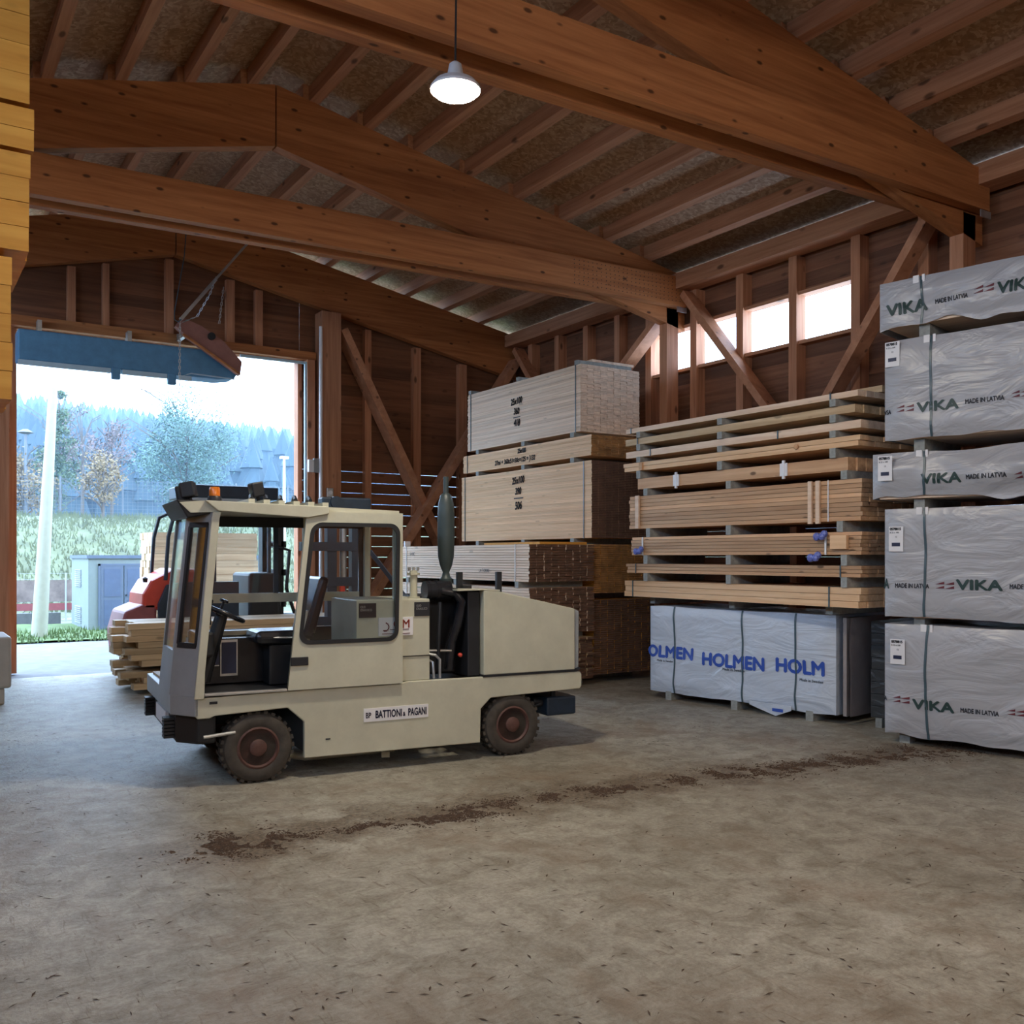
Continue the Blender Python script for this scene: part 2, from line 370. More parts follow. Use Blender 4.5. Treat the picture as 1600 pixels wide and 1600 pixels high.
# ---------------------------------------------------------------- roof trusses
def truss(Y, label, tie=True):
    t = empty('roof_truss', (RX, Y, 0), 0, label, 'roof truss', 'glulam roof trusses spanning the hall')
    def X(x): return x-RX
    for sgn in (1, -1):
        xe = 10.62 if sgn > 0 else XL+.08
        bz = 6.81-(.205 if sgn > 0 else .245)*abs(xe-RX); tz = roofz(xe)
        xm = RX+sgn*.009
        MB().prism([(X(xm), 6.81), (X(xe), bz), (X(xe), tz), (X(xm), roofz(RX))], 0, .17).make('top_chord', GLU_X, t)
    if tie:
        for y0 in (-.16, .20):
            MB().prism([(X(XL+.1), 5.56), (X(10.5), 5.76), (X(10.5), 6.22), (X(XL+.1), 6.0)], y0, y0+.13).make('tie_beam', GLU_X, t)
        if Y == 11.26:
            mb = MB(); random.seed(3)
            for i in range(26):
                for j in range(7):
                    x = X(8.3+i*.083+random.uniform(-.01, .01)); z = 5.80+.0146*(8.3+i*.083-8.3)+j*.057
                    mb.cyl((x, -.162, z), (x, -.155, z), .008, n=6)
            mb.make('nail_pattern', INK, t, kind='stuff')
        for sgn, xw in ((1, 10.36), (-1, XL+.3)):
            MB().box(X(xw)-.12, X(xw)+.12, 0, .17, 0, 5.75 if sgn > 0 else 5.62).make('post', GLU_Z, t)
        # steel of the node at the post
        MB().box(X(10.30), X(10.5), -.175, -.162, 5.66, 5.74).make('steel_shoe', STEEL, t)
    return t
truss(11.26, 'middle roof truss with double tie beam and dotted nail pattern at its right end')
truss(6.28, 'nearest roof truss, its bright amber tie beam just behind the hanging lamp')
truss(1.2, 'roof truss behind the camera position with double tie beam')
truss(16.20, 'gable roof truss without tie beam above the doorway wall', False)
# purlins
ords = ['first', 'second', 'third', 'fourth', 'fifth', 'sixth', 'seventh', 'eighth', 'ninth', 'tenth']
bays = [(11.30, 17.2, 0, 'gable bay'), (6.30, 11.45, .0, 'middle bay'), (1.1, 6.45, .13, 'near bay'), (-7.9, 1.25, 0, 'bay behind the camera')]
rightx = [4.3, 5.03, 5.75, 6.54, 7.34, 8.14, 8.97, 9.78]
leftx = [3.52, 2.78, 2.03, 1.28, .52, -.24, -1.0, -1.76, -2.5]
for bi, (a, b, off, bn) in enumerate(bays):
    for side, xs in (('right', rightx), ('left', leftx)):
        for i, x in enumerate(xs):
            x = x+off+(.075 if bi == 1 else 0); sl = -.187 if x > RX else .245
            a2, b2 = (a+.08, b-.08)
            if bi == 1: a2, b2 = 6.36, 11.38
            if bi == 0: a2 = 11.3
            if bi == 2: b2 = 6.40
            z0 = roofz(x); hw = .06
            mb = MB().prism([(x-hw, z0-sl*hw*0+.002-hw*sl*1-.0), (x+hw, z0+.002+hw*sl), (x+hw, z0+ph-.004+hw*sl), (x-hw, z0+ph-.004-hw*sl)], a2 if bi != 1 else 6.42, b2 if bi != 2 else 6.40)
            o = mb.make('roof_purlin', GLU_Y)
            tag(o, '%s roof purlin from the ridge on the %s slope of the %s' % (ords[i], side, bn), 'purlin', 'roof purlins of the %s' % bn)
# eave beams along the wall
structure(MB().box(10.28, 10.62, YB+.1, 16.1, 6.02, 6.26), 'trim_3', GLU_Y)
structure(MB().box(XL+.05, XL+.4, YB+.1, 16.1, 5.5, 5.74), 'trim_4', GLU_Y)
# studs of the gable wall
def under2(x): return 6.81-(.205 if x > RX else .245)*abs(x-RX)
gable = [(7.42, .13, 0, 'stud of the gable wall just right of the doorway post'), (8.45, .16, 0, 'stud of the gable wall behind the crossing of the braces'),
         (9.47, .18, 0, 'stud of the gable wall left of the tall pale pack'), (2.32, .12, DZ+.1, 'short stud above the doorway, leftmost in view'),
         (2.83, .10, DZ+.1, 'short stud above the doorway, second from the left'), (3.82, .13, DZ+.1, 'short stud above the doorway under the ridge'),
         (4.84, .14, DZ+.1, 'short stud above the doorway, just right of the ridge'), (5.34, .13, DZ+.1, 'short stud above the doorway nearest the doorway post')]
for x, wd, z0, lb in gable:
    mb = MB().box(x-wd/2, x+wd/2, 16.38, 16.5, z0, under2(x+wd/2)-.01 if x > RX else under2(x-wd/2)-.01)
    tag(mb.make('wall_stud', GLU_Z), lb, 'wall stud', 'studs of the gable wall')
tag(MB().box(6.36, 6.73, 16.02, 16.36, 0, 6.2).make('door_post', GLU_Z, bev=.01), 'thick square timber post right of the open doorway', 'post')
tag(MB().box(DX0-.1, 4.4, 16.24, 16.38, 5.34, 5.50).make('door_lintel', GLU_X), 'timber lintel over the left of the doorway, above the teal door', 'beam', 'lintels over the doorway')
tag(MB().box(4.4, 6.34, 16.24, 16.38, 5.34, 5.48).make('door_lintel', GLU_X), 'timber lintel over the right of the doorway with a pale metal edge', 'beam', 'lintels over the doorway')
tag(MB().box(6.16, 6.30, 16.2, 16.36, 0, 5.33).make('door_jamb', GLU_Z), 'timber jamb on the right side of the doorway', 'door jamb', 'jambs of the doorway')
tag(MB().box(1.22, DX0-.03, 16.1, 16.4, 0, 5.33).make('door_jamb', GLU_Z), 'dark timber jamb on the left side of the doorway', 'door jamb', 'jambs of the doorway')
# rail of the sliding doors
tag(MB().box(4.95, 6.14, 16.17, 16.22, 5.24, 5.28).box(6.10, 6.14, 16.17, 16.22, .02, 5.24).make('door_rail', TEALW), 'pale metal strip along the top and right of the doorway', 'rail')
tag(MB().cyl((6.33, 16.0, 0.02), (6.33, 16.0, 5.9), .03).make('cable_conduit', WHITE), 'cream conduit running up beside the doorway post', 'conduit')
c_ = empty('switch_box', (6.2, 15.98, 3.3), 0, 'small white and grey switch box beside the doorway conduit', 'switch')
MB().box(-.10, 0, 0, .07, 0, .22).make('box', WHITE, c_, bev=.01); MB().box(.0, .12, .02, .08, .0, .25).make('cover', CREAM_D, c_, bev=.01)
c_ = empty('socket', (6.50, 15.97, 2.95), 0, 'small metal socket on the doorway post', 'socket')
MB().box(-.06, .06, 0, .05, -.08, .08).make('plate', STEEL, c_, bev=.008); MB().cyl((0, -.02, 0), (0, 0, 0), .035).make('cap', WHITE, c_)
# big diagonal braces of the gable wall
tag(MB().beam((6.81, 16.22, 5.935), (9.75, 16.22, .35), .14, .32, (0, 1, 0)).make('wall_brace', BRACE), 'heavy diagonal brace falling right from the doorway post', 'brace', 'crossed braces of the gable wall')
tag(MB().beam((10.5, 16.07, 5.75), (6.85, 16.07, .35), .14, .32, (0, 1, 0)).make('wall_brace', BRACE), 'heavy diagonal brace rising right behind the pale packs', 'brace', 'crossed braces of the gable wall')
# studs and braces of the side wall
sy = [(15.6, 'at the far corner of the window wall'), (14.7, 'fourth to the left of the windows'), (13.8, 'third to the left of the windows'), (12.9, 'second to the left of the windows'), (12.07, 'just left of the windows'),
      (11.0, 'beside the middle truss post'), (10.02, 'left of the second largest window'), (9.02, 'between the two largest windows'), (7.98, 'just right of the largest window'),
      (7.0, 'first to the right of the windows'), (5.2, 'second behind the grey wrapped stack'), (4.2, 'third behind the grey wrapped stack'), (3.2, 'fourth behind the grey wrapped stack')]
for y, lb in sy:
    tag(MB().box(10.56, 10.75, y-.07, y+.07, 0, 6.02).make('wall_stud', GLU_Z), 'window wall stud '+lb, 'wall stud', 'studs of the window wall')
for p, q, lb in (((10.47, 11.05, 5.95), (10.47, 8.05, 2.4), 'diagonal brace crossing the windows down from the middle truss'),
                 ((10.47, 6.6, 6.0), (10.47, 8.9, 2.9), 'diagonal brace falling left from the nearest truss post'),
                 ((10.47, 15.9, 5.95), (10.47, 12.9, 2.4), 'diagonal brace in the far corner behind the pale packs'),
                 ((10.47, 11.45, 5.62), (10.47, 14.5, 3.5), 'diagonal brace falling left from the middle truss post')):
    x = 10.47 if 'falling' not in lb else 10.3
    p = (x,)+p[1:]; q = (x,)+q[1:]
    tag(MB().beam(p, q, .11, .24, (1, 0, 0)).make('wall_brace', BRACE), lb, 'brace', 'diagonal braces of the window wall')
# ---------------------------------------------------------------- teal door and chain hoist
t = empty('overhead_door', (1.5, 15.7, 4.62), 0, 'teal overhead door folded up under the lintel of the doorway', 'door')
MB().prism([(0, .1), (2.95, .1), (3.2, .14), (3.3, .30), (3.3, .44), (3.05, .56), (0, .56)], 0, .42).make('folded_leaf', TEAL, t, bev=.02)
for a, b in ((0, 1.28), (1.45, 2.12), (2.3, 2.5)): MB().box(a, b, -.02, .05, .03, .10).make('bottom_seal', TEALW, t)
for a in (1.29, 2.13): MB().box(a, a+.13, -.03, .06, -.06, .12).make('roller', TEAL, t, bev=.015)
MB().box(.3, .36, .36, .58, .50, .80).box(1.6, 1.66, .36, .58, .50, .80).box(2.9, 2.96, .36, .58, .50, .80).make('wall_bracket', STEEL, t)
MB().tube([(2.35, .02, .10), (2.5, .0, .15), (3.2, .0, .13)], .012).make('cable', TEALW, t)
t = empty('door_hoist', (3.7, 15.45, 5.5), 0, 'reddish tilted plank box hanging at the right end of the teal door', 'hoist')
MB().prism([(0, -.05), (.18, -.2), (1.02, -.72), (1.05, -.5), (.75, -.2), (.4, .0), (.1, .1)], 0, .14).make('board', plain('red_brown_board', (.30, .13, .10), .7), t); MB().box(.2, .26, .05, .82, -.12, -.06).box(.2, .26, .76, .84, -.12, .0).make('bracket', STEEL, t)
MB().beam((.1, -.02, -.17), (.98, -.02, -.70), .03, .05, (0, 1, 0)).make('edge_strip', GLU_X, t)
MB().cyl((.55, -.05, -.15), (.55, 0, -.15), .06).make('pulley', BLACK, t)
t = empty('door_strut', (3.76, 15.4, 5.55), 0, 'long galvanised strut rising from the teal door to the roof', 'strut')
MB().beam((0, 0, 0), (.55, 0, .72), .05, .07, (0, 1, 0)).make('outer_tube', STEEL, t); MB().beam((.5, 0, .66), (1.15, 0, 1.5), .035, .05, (0, 1, 0)).make('inner_tube', STEEL, t)
MB().tube([(0, -.02, 0), (-.04, -.02, -.05), (-.1, -.02, -.02), (-.1, -.02, .1), (.05, -.02, 1.0), (.12, -.02, 1.9)], .008).make('rope', STRAP, t)
def chain(name, pts, lb, r=.012):
    mb = MB(); P = []
    for a, b in zip(pts, pts[1:]):
        a, b = Vector(a), Vector(b); n = max(1, int((b-a).length/.05))
        P += [a+(b-a)*i/n for i in range(n)]
    P.append(Vector(pts[-1]))
    for i in range(len(P)-1):
        off = Vector((.012, 0, 0)) if i % 2 else Vector((0, .012, 0))
        mb.cyl(P[i]+off, P[i+1]+off, .006, n=5); mb.cyl(P[i]-off, P[i+1]-off, .006, n=5); mb.cyl(P[i]-off, P[i]+off, .006, n=5)
    return tag(mb.make(name, STEEL), lb, 'chain', 'chains of the door hoist')
chain('hoist_chain', [(3.78, 15.35, 5.5), (4.0, 15.35, 5.62), (4.2, 15.35, 6.0), (4.3, 15.35, 6.3)], 'chain looping along the galvanised strut')
chain('hoist_chain', [(4.42, 15.35, 6.15), (4.35, 15.35, 5.55)], 'short chain hanging free to the right of the strut')
chain('hoist_chain', [(3.75, 15.40, 5.58), (3.74, 15.40, 4.3)], 'chain hanging down below the teal door')
# ---------------------------------------------------------------- lamps
LAMPM = emit('lamp_glow', LAMPCOL, LAMP)
def pendant(x, y, z, lb, shade=False):
    t = empty('pendant_lamp', (x, y, z), 0, lb, 'lamp', 'pendant lamps below the ridge')
    MB().lathe((0,0,0), [(.05, .075), (.06, .10), (.045, .18), (.02, .2)], 'z', 20).make('housing', plain('lamp_housing', (.5,.5,.52), .4), t, smooth=True)
    MB().lathe((0,0,0), [(.02, -.03), (.10, -.022), (.16, .0), (.175, .025), (.16, .05), (.10, .072), (.05, .078)] if not shade else [(.02, -.055), (.10, -.048), (.15, -.03), (.172, .0), (.16, .004)], 'z', 40).make('diffuser', LAMPM, t, smooth=True)
    if shade: MB().lathe((0,0,0), [(.18, -.008), (.182, .01), (.15, .05), (.07, .09), (.04, .09)], 'z', 40).make('reflector', plain('lamp_reflector', (.6, .6, .62), .4), t, smooth=True)
    MB().cyl((0,0,.2), (.03,0,roofz(x)-z+.15), .008, n=6).make('cord', BLACK, t)
pendant(3.36, 5.92, 5.15, 'round pendant lamp glowing white in front of the nearest tie beam', True)
pendant(4.4, -1.8, 4.9, 'round pendant lamp hanging above the camera position')
pendant(1.5, -5.0, 4.9, 'round pendant lamp in the bay behind the camera')
# ================================================================ TIMBER PACKS
def disp_fn(seed, amp):
    def f(x, z):
        return amp*(noise.noise(Vector((x*1.3+seed, z*2.2, seed)))*1.0+.5*noise.noise(Vector((x*4+z*3, z*5-x*2, seed+5))))
    return f
def pack(label, x, y, z0, z1, L, D, rz, rows, mat, cols=8, jit=.015, straps=(), group=None, strapmat=STRAP, name='timber_pack', ejit=.01, gap=.004, end=None):
    t = empty(name, (x, y, z0), rz, label, 'timber pack', group)
    H = z1-z0; h = H/rows; wd = D/cols; mb = MB()
    rnd = random.Random(hash(label) % 1000 if False else len(label)*7+rows)
    for r in range(rows):
        fj = rnd.uniform(0, ejit)
        for c in range(cols):
            if 0 < r < rows-1 and 0 < c < cols-1:   # hidden core: only its two ends show
                pass
            a = rnd.uniform(0, jit); b = L-rnd.uniform(0, jit); f = fj*(1 if c == 0 else 0)
            mb.box(a, b, c*wd+f+ (0 if c == 0 else gap/2), (c+1)*wd-gap/2, r*h+gap/2, (r+1)*h-gap/2)
    bo = mb.make('boards', mat, t)
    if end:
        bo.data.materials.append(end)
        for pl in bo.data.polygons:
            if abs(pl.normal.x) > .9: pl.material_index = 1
    for i, sx in enumerate(straps):
        MB().box(sx-.008, sx+.008, -.006, 0, -.004, H+.004).box(sx-.008, sx+.008, -.006, D+.004, H, H+.005).make('strap', strapmat, t)
    return t
def bearers(xs, x, y, z0, z1, D, rz, where, w_=.09, mat=BEARER, inset=0.0, sticks=None):
    R = Matrix.Rotation(rz, 4, 'Z')
    names = ['left', 'middle', 'right', 'far right'] if len(xs) > 2 else ['left', 'right']
    for i, s in enumerate(xs):
        p = R @ Vector((s, inset, 0))
        o = MB().box(-w_/2, w_/2, -.012, D-inset, 0, z1-z0).make('bearer', mat)
        o.location = (x+p.x, y+p.y, z0); o.rotation_euler = (0, 0, rz)
        tag(o, '%s wooden bearer %s' % (names[i], where), 'bearer', 'bearers between the stacked packs')
# --- tall stack in the corner
rz = -pi/2; TX = 8.3
pack('top pack of pale planed boards marked 418, tall corner stack', TX, 14.2, 3.62, 4.60, 3.24, 1.12, rz, 38, PINE_W, 9, straps=(.12, 3.12), group='packs of the tall corner stack', gap=.002)
P132 = pack('thin middle pack of planed boards marked 132, tall corner stack', TX, 14.35, 3.25, 3.55, 3.65, 1.12, rz, 12, PINE, 9, straps=(.15,), group='packs of the tall corner stack', gap=.002, end=END_A)
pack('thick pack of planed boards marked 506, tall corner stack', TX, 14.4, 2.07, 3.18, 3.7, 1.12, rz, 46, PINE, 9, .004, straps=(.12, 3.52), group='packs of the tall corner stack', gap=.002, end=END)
pack('dark amber pack under the 506 pack in the tall corner stack', TX, 14.3, 1.28, 1.98, 3.65, 1.15, rz, 24, PINE_O, 9, group='packs of the tall corner stack', end=END_A)
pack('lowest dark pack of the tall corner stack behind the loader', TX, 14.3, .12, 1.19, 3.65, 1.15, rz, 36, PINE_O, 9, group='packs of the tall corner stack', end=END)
packs = [o for o in S.objects if o.name.startswith('timber_pack')]
p418, p506 = packs[0], packs[2]
def hand(par, lines, x, z, size, extra=()):
    for i, s in enumerate(lines):
        text('handwriting', s, size, INK, par, x, z-i*size*1.15, -.004, .78, bold=.006, shear=.15, align='CENTER', rz=random.uniform(-.05, .05))
hand(p418, ['25x100', '360'], 1.55, .62, .14); MB().box(1.46, 1.66, -.004, -.001, .40, .415).make('marker_line', INK, p418); hand(p418, ['418'], 1.56, .27, .15)
hand(p506, ['25x100', '390'], 1.80, .90, .15); MB().box(1.68, 1.94, -.004, -.001, .655, .672).make('marker_line', INK, p506); hand(p506, ['506'], 1.81, .49, .17)
hand(P132, ['25x100'], 1.85, .20, .10); text('handwriting', '27mi + 360x51=30c=125 = }132', .105, INK, P132, 1.05, .06, -.004, .85, bold=.004, shear=.15)
for z0, z1, wh in ((3.55, 3.62, 'under the top pack marked 418'), (3.18, 3.25, 'under the thin pack marked 132'), (1.98, 2.07, 'under the thick pack marked 506'), (1.19, 1.28, 'under the amber corner pack'), (0, .12, 'on the floor under the tall corner stack')):
    bearers((.35, 1.75, 3.05), TX, 14.2, z0, z1, 1.1, rz, wh)
bearers((.1, 1.6, 3.15), TX, 14.2, 4.60, 4.66, 1.0, rz, 'on top of the tall corner stack', .08)
o = pack('single course of short boards lying on top of the tall corner stack', TX+.25, 11.35, 4.66, 4.70, .35, .8, rz, 1, PINE_W, 4)
# --- stack in front of it
F = 7.1
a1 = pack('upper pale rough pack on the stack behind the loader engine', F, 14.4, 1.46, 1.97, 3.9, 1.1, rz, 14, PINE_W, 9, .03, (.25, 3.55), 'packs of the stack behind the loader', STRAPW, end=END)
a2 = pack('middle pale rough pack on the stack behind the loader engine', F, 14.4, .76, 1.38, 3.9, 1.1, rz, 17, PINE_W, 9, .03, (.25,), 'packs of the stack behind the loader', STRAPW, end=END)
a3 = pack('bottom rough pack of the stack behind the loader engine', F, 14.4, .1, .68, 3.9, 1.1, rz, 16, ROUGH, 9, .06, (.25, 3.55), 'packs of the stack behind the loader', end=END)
text('stencil', 'LA TORRE', .07, INK, a1, 2.6, .12, -.012, .9); text('stencil', 'IA BC', .08, INK, a1, .4, .36, -.012, .9)
for z0, z1, wh in ((1.38, 1.46, 'under the upper pale rough pack'), (.68, .76, 'under the middle pale rough pack'), (0, .1, 'on the floor under the rough stack')):
    bearers((.3, 1.9, 3.6), F, 14.4, z0, z1, 1.08, rz, wh)
o = MB().box(-.05, .05, 0, .05, 0, .09).make('stake', WHITE); o.location = (7.2, 14.3, 1.97); tag(o, 'small white end of a stick on the rough stack', 'stick')
tag(MB().box(7.3, 8.1, 10.55, 12.0, 1.972, 2.005).make('board', PINE_O), 'loose brown board lying on the upper pale rough pack', 'board')
# --- the open rack of board layers
RKX = 8.1; tiers = [(9.74, 6.10, 3.425, 3.49, 1, PINE_W, (.12, 3.3)), (9.74, 6.12, 3.265, 3.35, 1, ROUGH, (.25,)), (9.74, 6.06, 3.10, 3.185, 1, PINE_W, (.5, 2.6)),
         (9.76, 6.06, 2.92, 3.03, 2, PINE, ()), (9.5, 6.20, 2.68, 2.82, 1, PINE_D, ()), (9.65, 6.04, 2.165, 2.59, 9, PINE_D, ()),
         (9.60, 6.04, 1.82, 2.055, 6, PINE_D, ()), (9.70, 6.04, 1.59, 1.71, 3, PINE_D, (.2, 3.4)), (9.74, 6.06, 1.28, 1.487, 3, PINE, (.18, 3.3))]
tn_ = ['topmost thin layer of pale boards in the open stack', 'grey weathered second layer from the top in the open stack', 'third layer from the top, pale boards with two ties, open stack',
      'fourth layer from the top with a small knot of twine, open stack', 'reddish knotty board layer with two white clips, open stack', 'thickest knotty board pack in the open stack with upright battens',
      'knotty board pack with blue plastic wads at its straps, open stack', 'thin knotty pack just above the lowest one of the open stack', 'lowest pine pack of the open stack, above the blue-lettered parcel']
rk = []
for (ya, yb, z0, z1, rows, m, st), lb in zip(tiers, tn_):
    rk.append(pack(lb, RKX+(.02 if rows == 1 else 0), ya, z0, z1, ya-yb, 1.05, rz, rows, m, 8, .03, st, 'layers of the open board stack'))
# details on the rack
p = rk[4]
for sx in (.75, 2.45): MB().box(sx-.05, sx+.05, -.015, 0, .0, .14).box(sx-.015, sx+.015, -.02, 0, -.03, .17).make('clip', WHITE, p)
p = rk[5]
for sx, w_, lo in ((.2, .07, 0), (2.98, .05, -.02), (3.08, .05, -.02)): MB().box(sx-w_/2, sx+w_/2, -.03, 0, lo, .43).make('batten', PINE_W, p, bev=.004)
for sx in (3.2,): MB().box(sx-.006, sx+.006, -.006, 0, 0, .43).make('strap', STRAPW, p)
p = rk[6]
for sx, zz in ((.2, .06), (3.08, .2), (3.0, -.02)):
    mb = MB(); rnd = random.Random(4)
    for i in range(7): mb.lathe((sx+rnd.uniform(-.05, .05), -.04+rnd.uniform(-.02, .01), zz+rnd.uniform(-.03, .03)), [(.005, -.03), (.035, -.015), (.04, .01), (.01, .03)], 'y', 7)
    mb.make('plastic_wad', BLUEPL, p)
for sx in (.24, 3.12): MB().box(sx-.01, sx+.01, -.012, 0, -.0, .235).make('strap', STRAPW, p)
MB().box(3.2, 3.4, -.04, 0, .06, .2).make('offcut', PINE, p)
p = rk[3]; MB().lathe((2.9, -.01, .06), [(.01, -.02), (.03, -.01), (.03, .0), (.01, .01)], 'y', 8).make('twine_knot', PINE_D, p)
MB().box(.35, .41, -.03, 0, .0, .1).make('batten', PINE_D, p)
zt = [(3.49, None)]
for i in range(8):
    up, lo = tiers[i], tiers[i+1]
    bearers((.3, 1.75, 3.35) if i != 5 else (.35, 1.75, 3.3), RKX, 9.74 if i < 4 else 9.6, lo[3], up[2], 1.0, rz, 'in the gap below layer %s of the open stack' % ['one','two','three','four','five','six','seven','eight'][i], .075)
bearers((.35, 1.75, 3.15), RKX+.2, 9.74, 1.19, 1.28, .85, rz, 'between the lowest pine pack and the blue-lettered parcel', .09)
for i, (s, zt_) in enumerate(((.2, .05), (1.8, .06), (3.3, .07))):
    pack('%s short stub of boards lying across the top of the open stack' % ['left', 'middle', 'right'][i], RKX+.35, 9.72-s, 3.49, 3.49+zt_, .36, .6, rz, 1, ROUGH, 3, group='stubs across the open stack')
# --- wrapped parcels
def wrapped(label, x, y, z0, z1, L, D, rz, mat, seed, amp=.02, sag=.05, straps=(), group=None, bulge=0, chip=STRAP, nx=70, nz=24, fringe=.0, squareness=1):
    t = empty('wrapped_parcel', (x, y, z0), rz, label, 'wrapped timber parcel', group); H = z1-z0; f = disp_fn(seed, amp)
    def front(a, c):   # offset of the front face at a (along), c (up)
        e = min(a, L-a, c, H-c); k = min(1, max(0, e/.16))
        return .012+f(a, c)*k+.03*(1-k)*(1-k)+(-bulge*math.sin(pi*min(1, max(0, c/H)))*k)
    def bot(a): return sag*(noise.noise(Vector((a*1.1, seed, 2)))*.8+.5*noise.noise(Vector((a*3.7, seed, 9))))-fringe
    def top(a): return .018*noise.noise(Vector((a*1.7, seed, 4)))+bulge*.6*noise.noise(Vector((a*.9, seed, 14)))
    vs = []; fs = []; ny = 8
    loop = [('f', j/nz) for j in range(nz+1)]+[('t', j/ny) for j in range(1, ny+1)]+[('b', 1-j/8) for j in range(1, 9)]
    for i in range(nx+1):
        a = L*i/nx
        for k_, tt in loop:
            b0, t0 = bot(a), H+top(a)
            if k_ == 'f': c = b0+(t0-b0)*tt; vs.append((a, front(a, c), c))
            elif k_ == 't': vs.append((a, .04+(D-.04)*tt, t0+.01*noise.noise(Vector((a*3, tt*4, seed)))*(1-tt)))
            else: vs.append((a, D, b0+(t0-b0)*tt))
    m = len(loop)
    for i in range(nx):
        for j in range(m-1): fs.append((i*m+j, (i+1)*m+j, (i+1)*m+j+1, i*m+j+1))
    for i in (0, nx):   # folded ends
        c = len(vs); vs.append((L*i/nx, D/2, H/2))
        for j in range(m-1): fs.append((i*m+j, i*m+j+1, c))
        fs.append((i*m+m-1, i*m, c))
    mb = MB(); mb.add(vs, fs); mb.make('wrap', mat, t, smooth=True)
    MB().box(.06, L-.06, .06, D-.03, -.0, H-.03).make('timber', PINE_W, t)
    for sx in straps:
        n = 26; pv = []; pf = []
        for j in range(n+1):
            c = bot(sx)+(H+top(sx)-bot(sx))*j/n; ww = .011; dx = .03*math.sin(j/n*3)*((seed % 3)-1)*.6
            pv += [(sx-ww+dx, front(sx+dx, c)-.007, c), (sx+ww+dx, front(sx+dx, c)-.007, c)]
        for j in range(n): pf.append((2*j, 2*j+1, 2*j+3, 2*j+2))
        k = len(pv); pv += [(v[0], v[1]+.004, v[2]) for v in pv]
        pf += [tuple(k+i for i in reversed(q)) for q in pf[:n]]
        for j in range(n): pf += [(2*j, 2*j+2, k+2*j+2, k+2*j), (2*j+1, k+2*j+1, k+2*j+3, 2*j+3)]
        st = MB(); st.add(pv, pf); s_ = st.make('strap', chip, t)
    return t, front, H
def emblem(par, x, z, s, fn, y=-.006):
    mb = MB()
    for r in (0, 1):
        for c in (0, 1):
            ox, oz = x+c*s*.95, z-r*s*.42
            pts = [(ox, oz), (ox+s*.85, oz+.02*s), (ox+s*.85, oz+.28*s)] if c == 0 else [(ox, oz), (ox+s*.88, oz-.02*s), (ox+s*.88, oz+.26*s)]
            vs = [(a, fn(a, b)+y, b) for a, b in pts]; vs += [(a, q+.004, b) for a, q, b in vs]
            mb.add(vs, [(0, 1, 2), (5, 4, 3), (0, 3, 4, 1), (1, 4, 5, 2), (2, 5, 3, 0)])
    return mb.make('emblem', MAROONP, par)
def along(u, x, y, rz):     # distance along a face line at which it meets the photo column u
    k = (u-800)/1480; D = (FX[0]+k*FY[0], FX[1]+k*FY[1]); T = (cos(rz), sin(rz)); det = -D[0]*T[1]+D[1]*T[0]
    d = (-x*T[1]+y*T[0])/det; return (d*D[0]-x)*T[0]+(d*D[1]-y)*T[1], d
VR = radians(-78); VX, VY = 8.03, 5.75
def at(u, v, z0, x=VX, y=VY, r=VR):
    s, d = along(u, x, y, r); return s, CH+(870-v)/1480*d-z0
def printed(par, fn, z0, items, x=VX, y=VY, r=VR):
    for kind, u0, u1, v, *rest in items:     # baseline-left at (u0, v), right end at u1
        s0, c0 = at(u0, v, z0, x, y, r); s1, _ = at(u1, v, z0, x, y, r)
        if kind == 'emblem': emblem(par, s0, c0, (s1-s0)/1.95, fn)
        else:
            sz, m, bold = rest[0], rest[1], rest[2]
            o = text('printed_text', kind, sz, m, par, 0, 0, 0, 1, None, bold)
            wd_ = max(vv.co.x for vv in o.data.vertices)
            for vv in o.data.vertices: vv.co.x = s0+vv.co.x*(s1-s0)/wd_; vv.co.z += c0
            bm = bmesh.new(); bm.from_mesh(o.data); bmesh.ops.subdivide_edges(bm, edges=[e for e in bm.edges if e.calc_length() > .05], cuts=1); bm.to_mesh(o.data); bm.free()
            for vv in o.data.vertices: vv.co.y += fn(vv.co.x, vv.co.z)-.006
def ticket(par, fn, z0, u, v, x=VX, y=VY, r=VR, wd=.14, ht=.24):
    s, c = at(u, v, z0, x, y, r); q = fn(s+wd/2, c-ht/2)-.014
    o = MB().box(s, s+wd, q, q+.004, c-ht, c).make('paper_ticket', WHITE, par, bev=.0015)
    text('ticket_text', '0578815', .034, INK, o, s+.012, c-.035, q-.002, .9, bold=.002)
    text('ticket_text', 'B 25 x 100\n\n         12', .022, INK, o, s+.012, c-.065, q-.002, .9)
    MB().box(s+.03, s+.11, q-.002, q-.0005, c-.19, c-.155).make('ticket_mark', INKB, o)
VG = 'grey wrapped parcels of the right stack'
def vika(lb, z0, z1, seed, amp, sag, bulge, dx, straps, items, tick, fr=.0):
    xx, yy = VX+dx*cos(VR), VY+dx*sin(VR)
    t, fn, H = wrapped(lb, xx, yy, z0, z1, 4.3-dx, 1.15, VR, WRAP, seed, amp, sag, straps, VG, bulge, fringe=fr)
    printed(t, fn, z0, items, xx, yy)
    if tick: ticket(t, fn, z0, tick[0], tick[1], xx, yy)
    for sx in straps[:1]:
        q = fn(sx, H-.03)
        MB().box(sx-.07, sx-.015, q-.012, q, H-.06, H+.01).box(sx+.015, sx+.04, q-.012, q, H-.06, H+.01).make('corner_guard', WHITE, t)
    return t
DG = GREENP
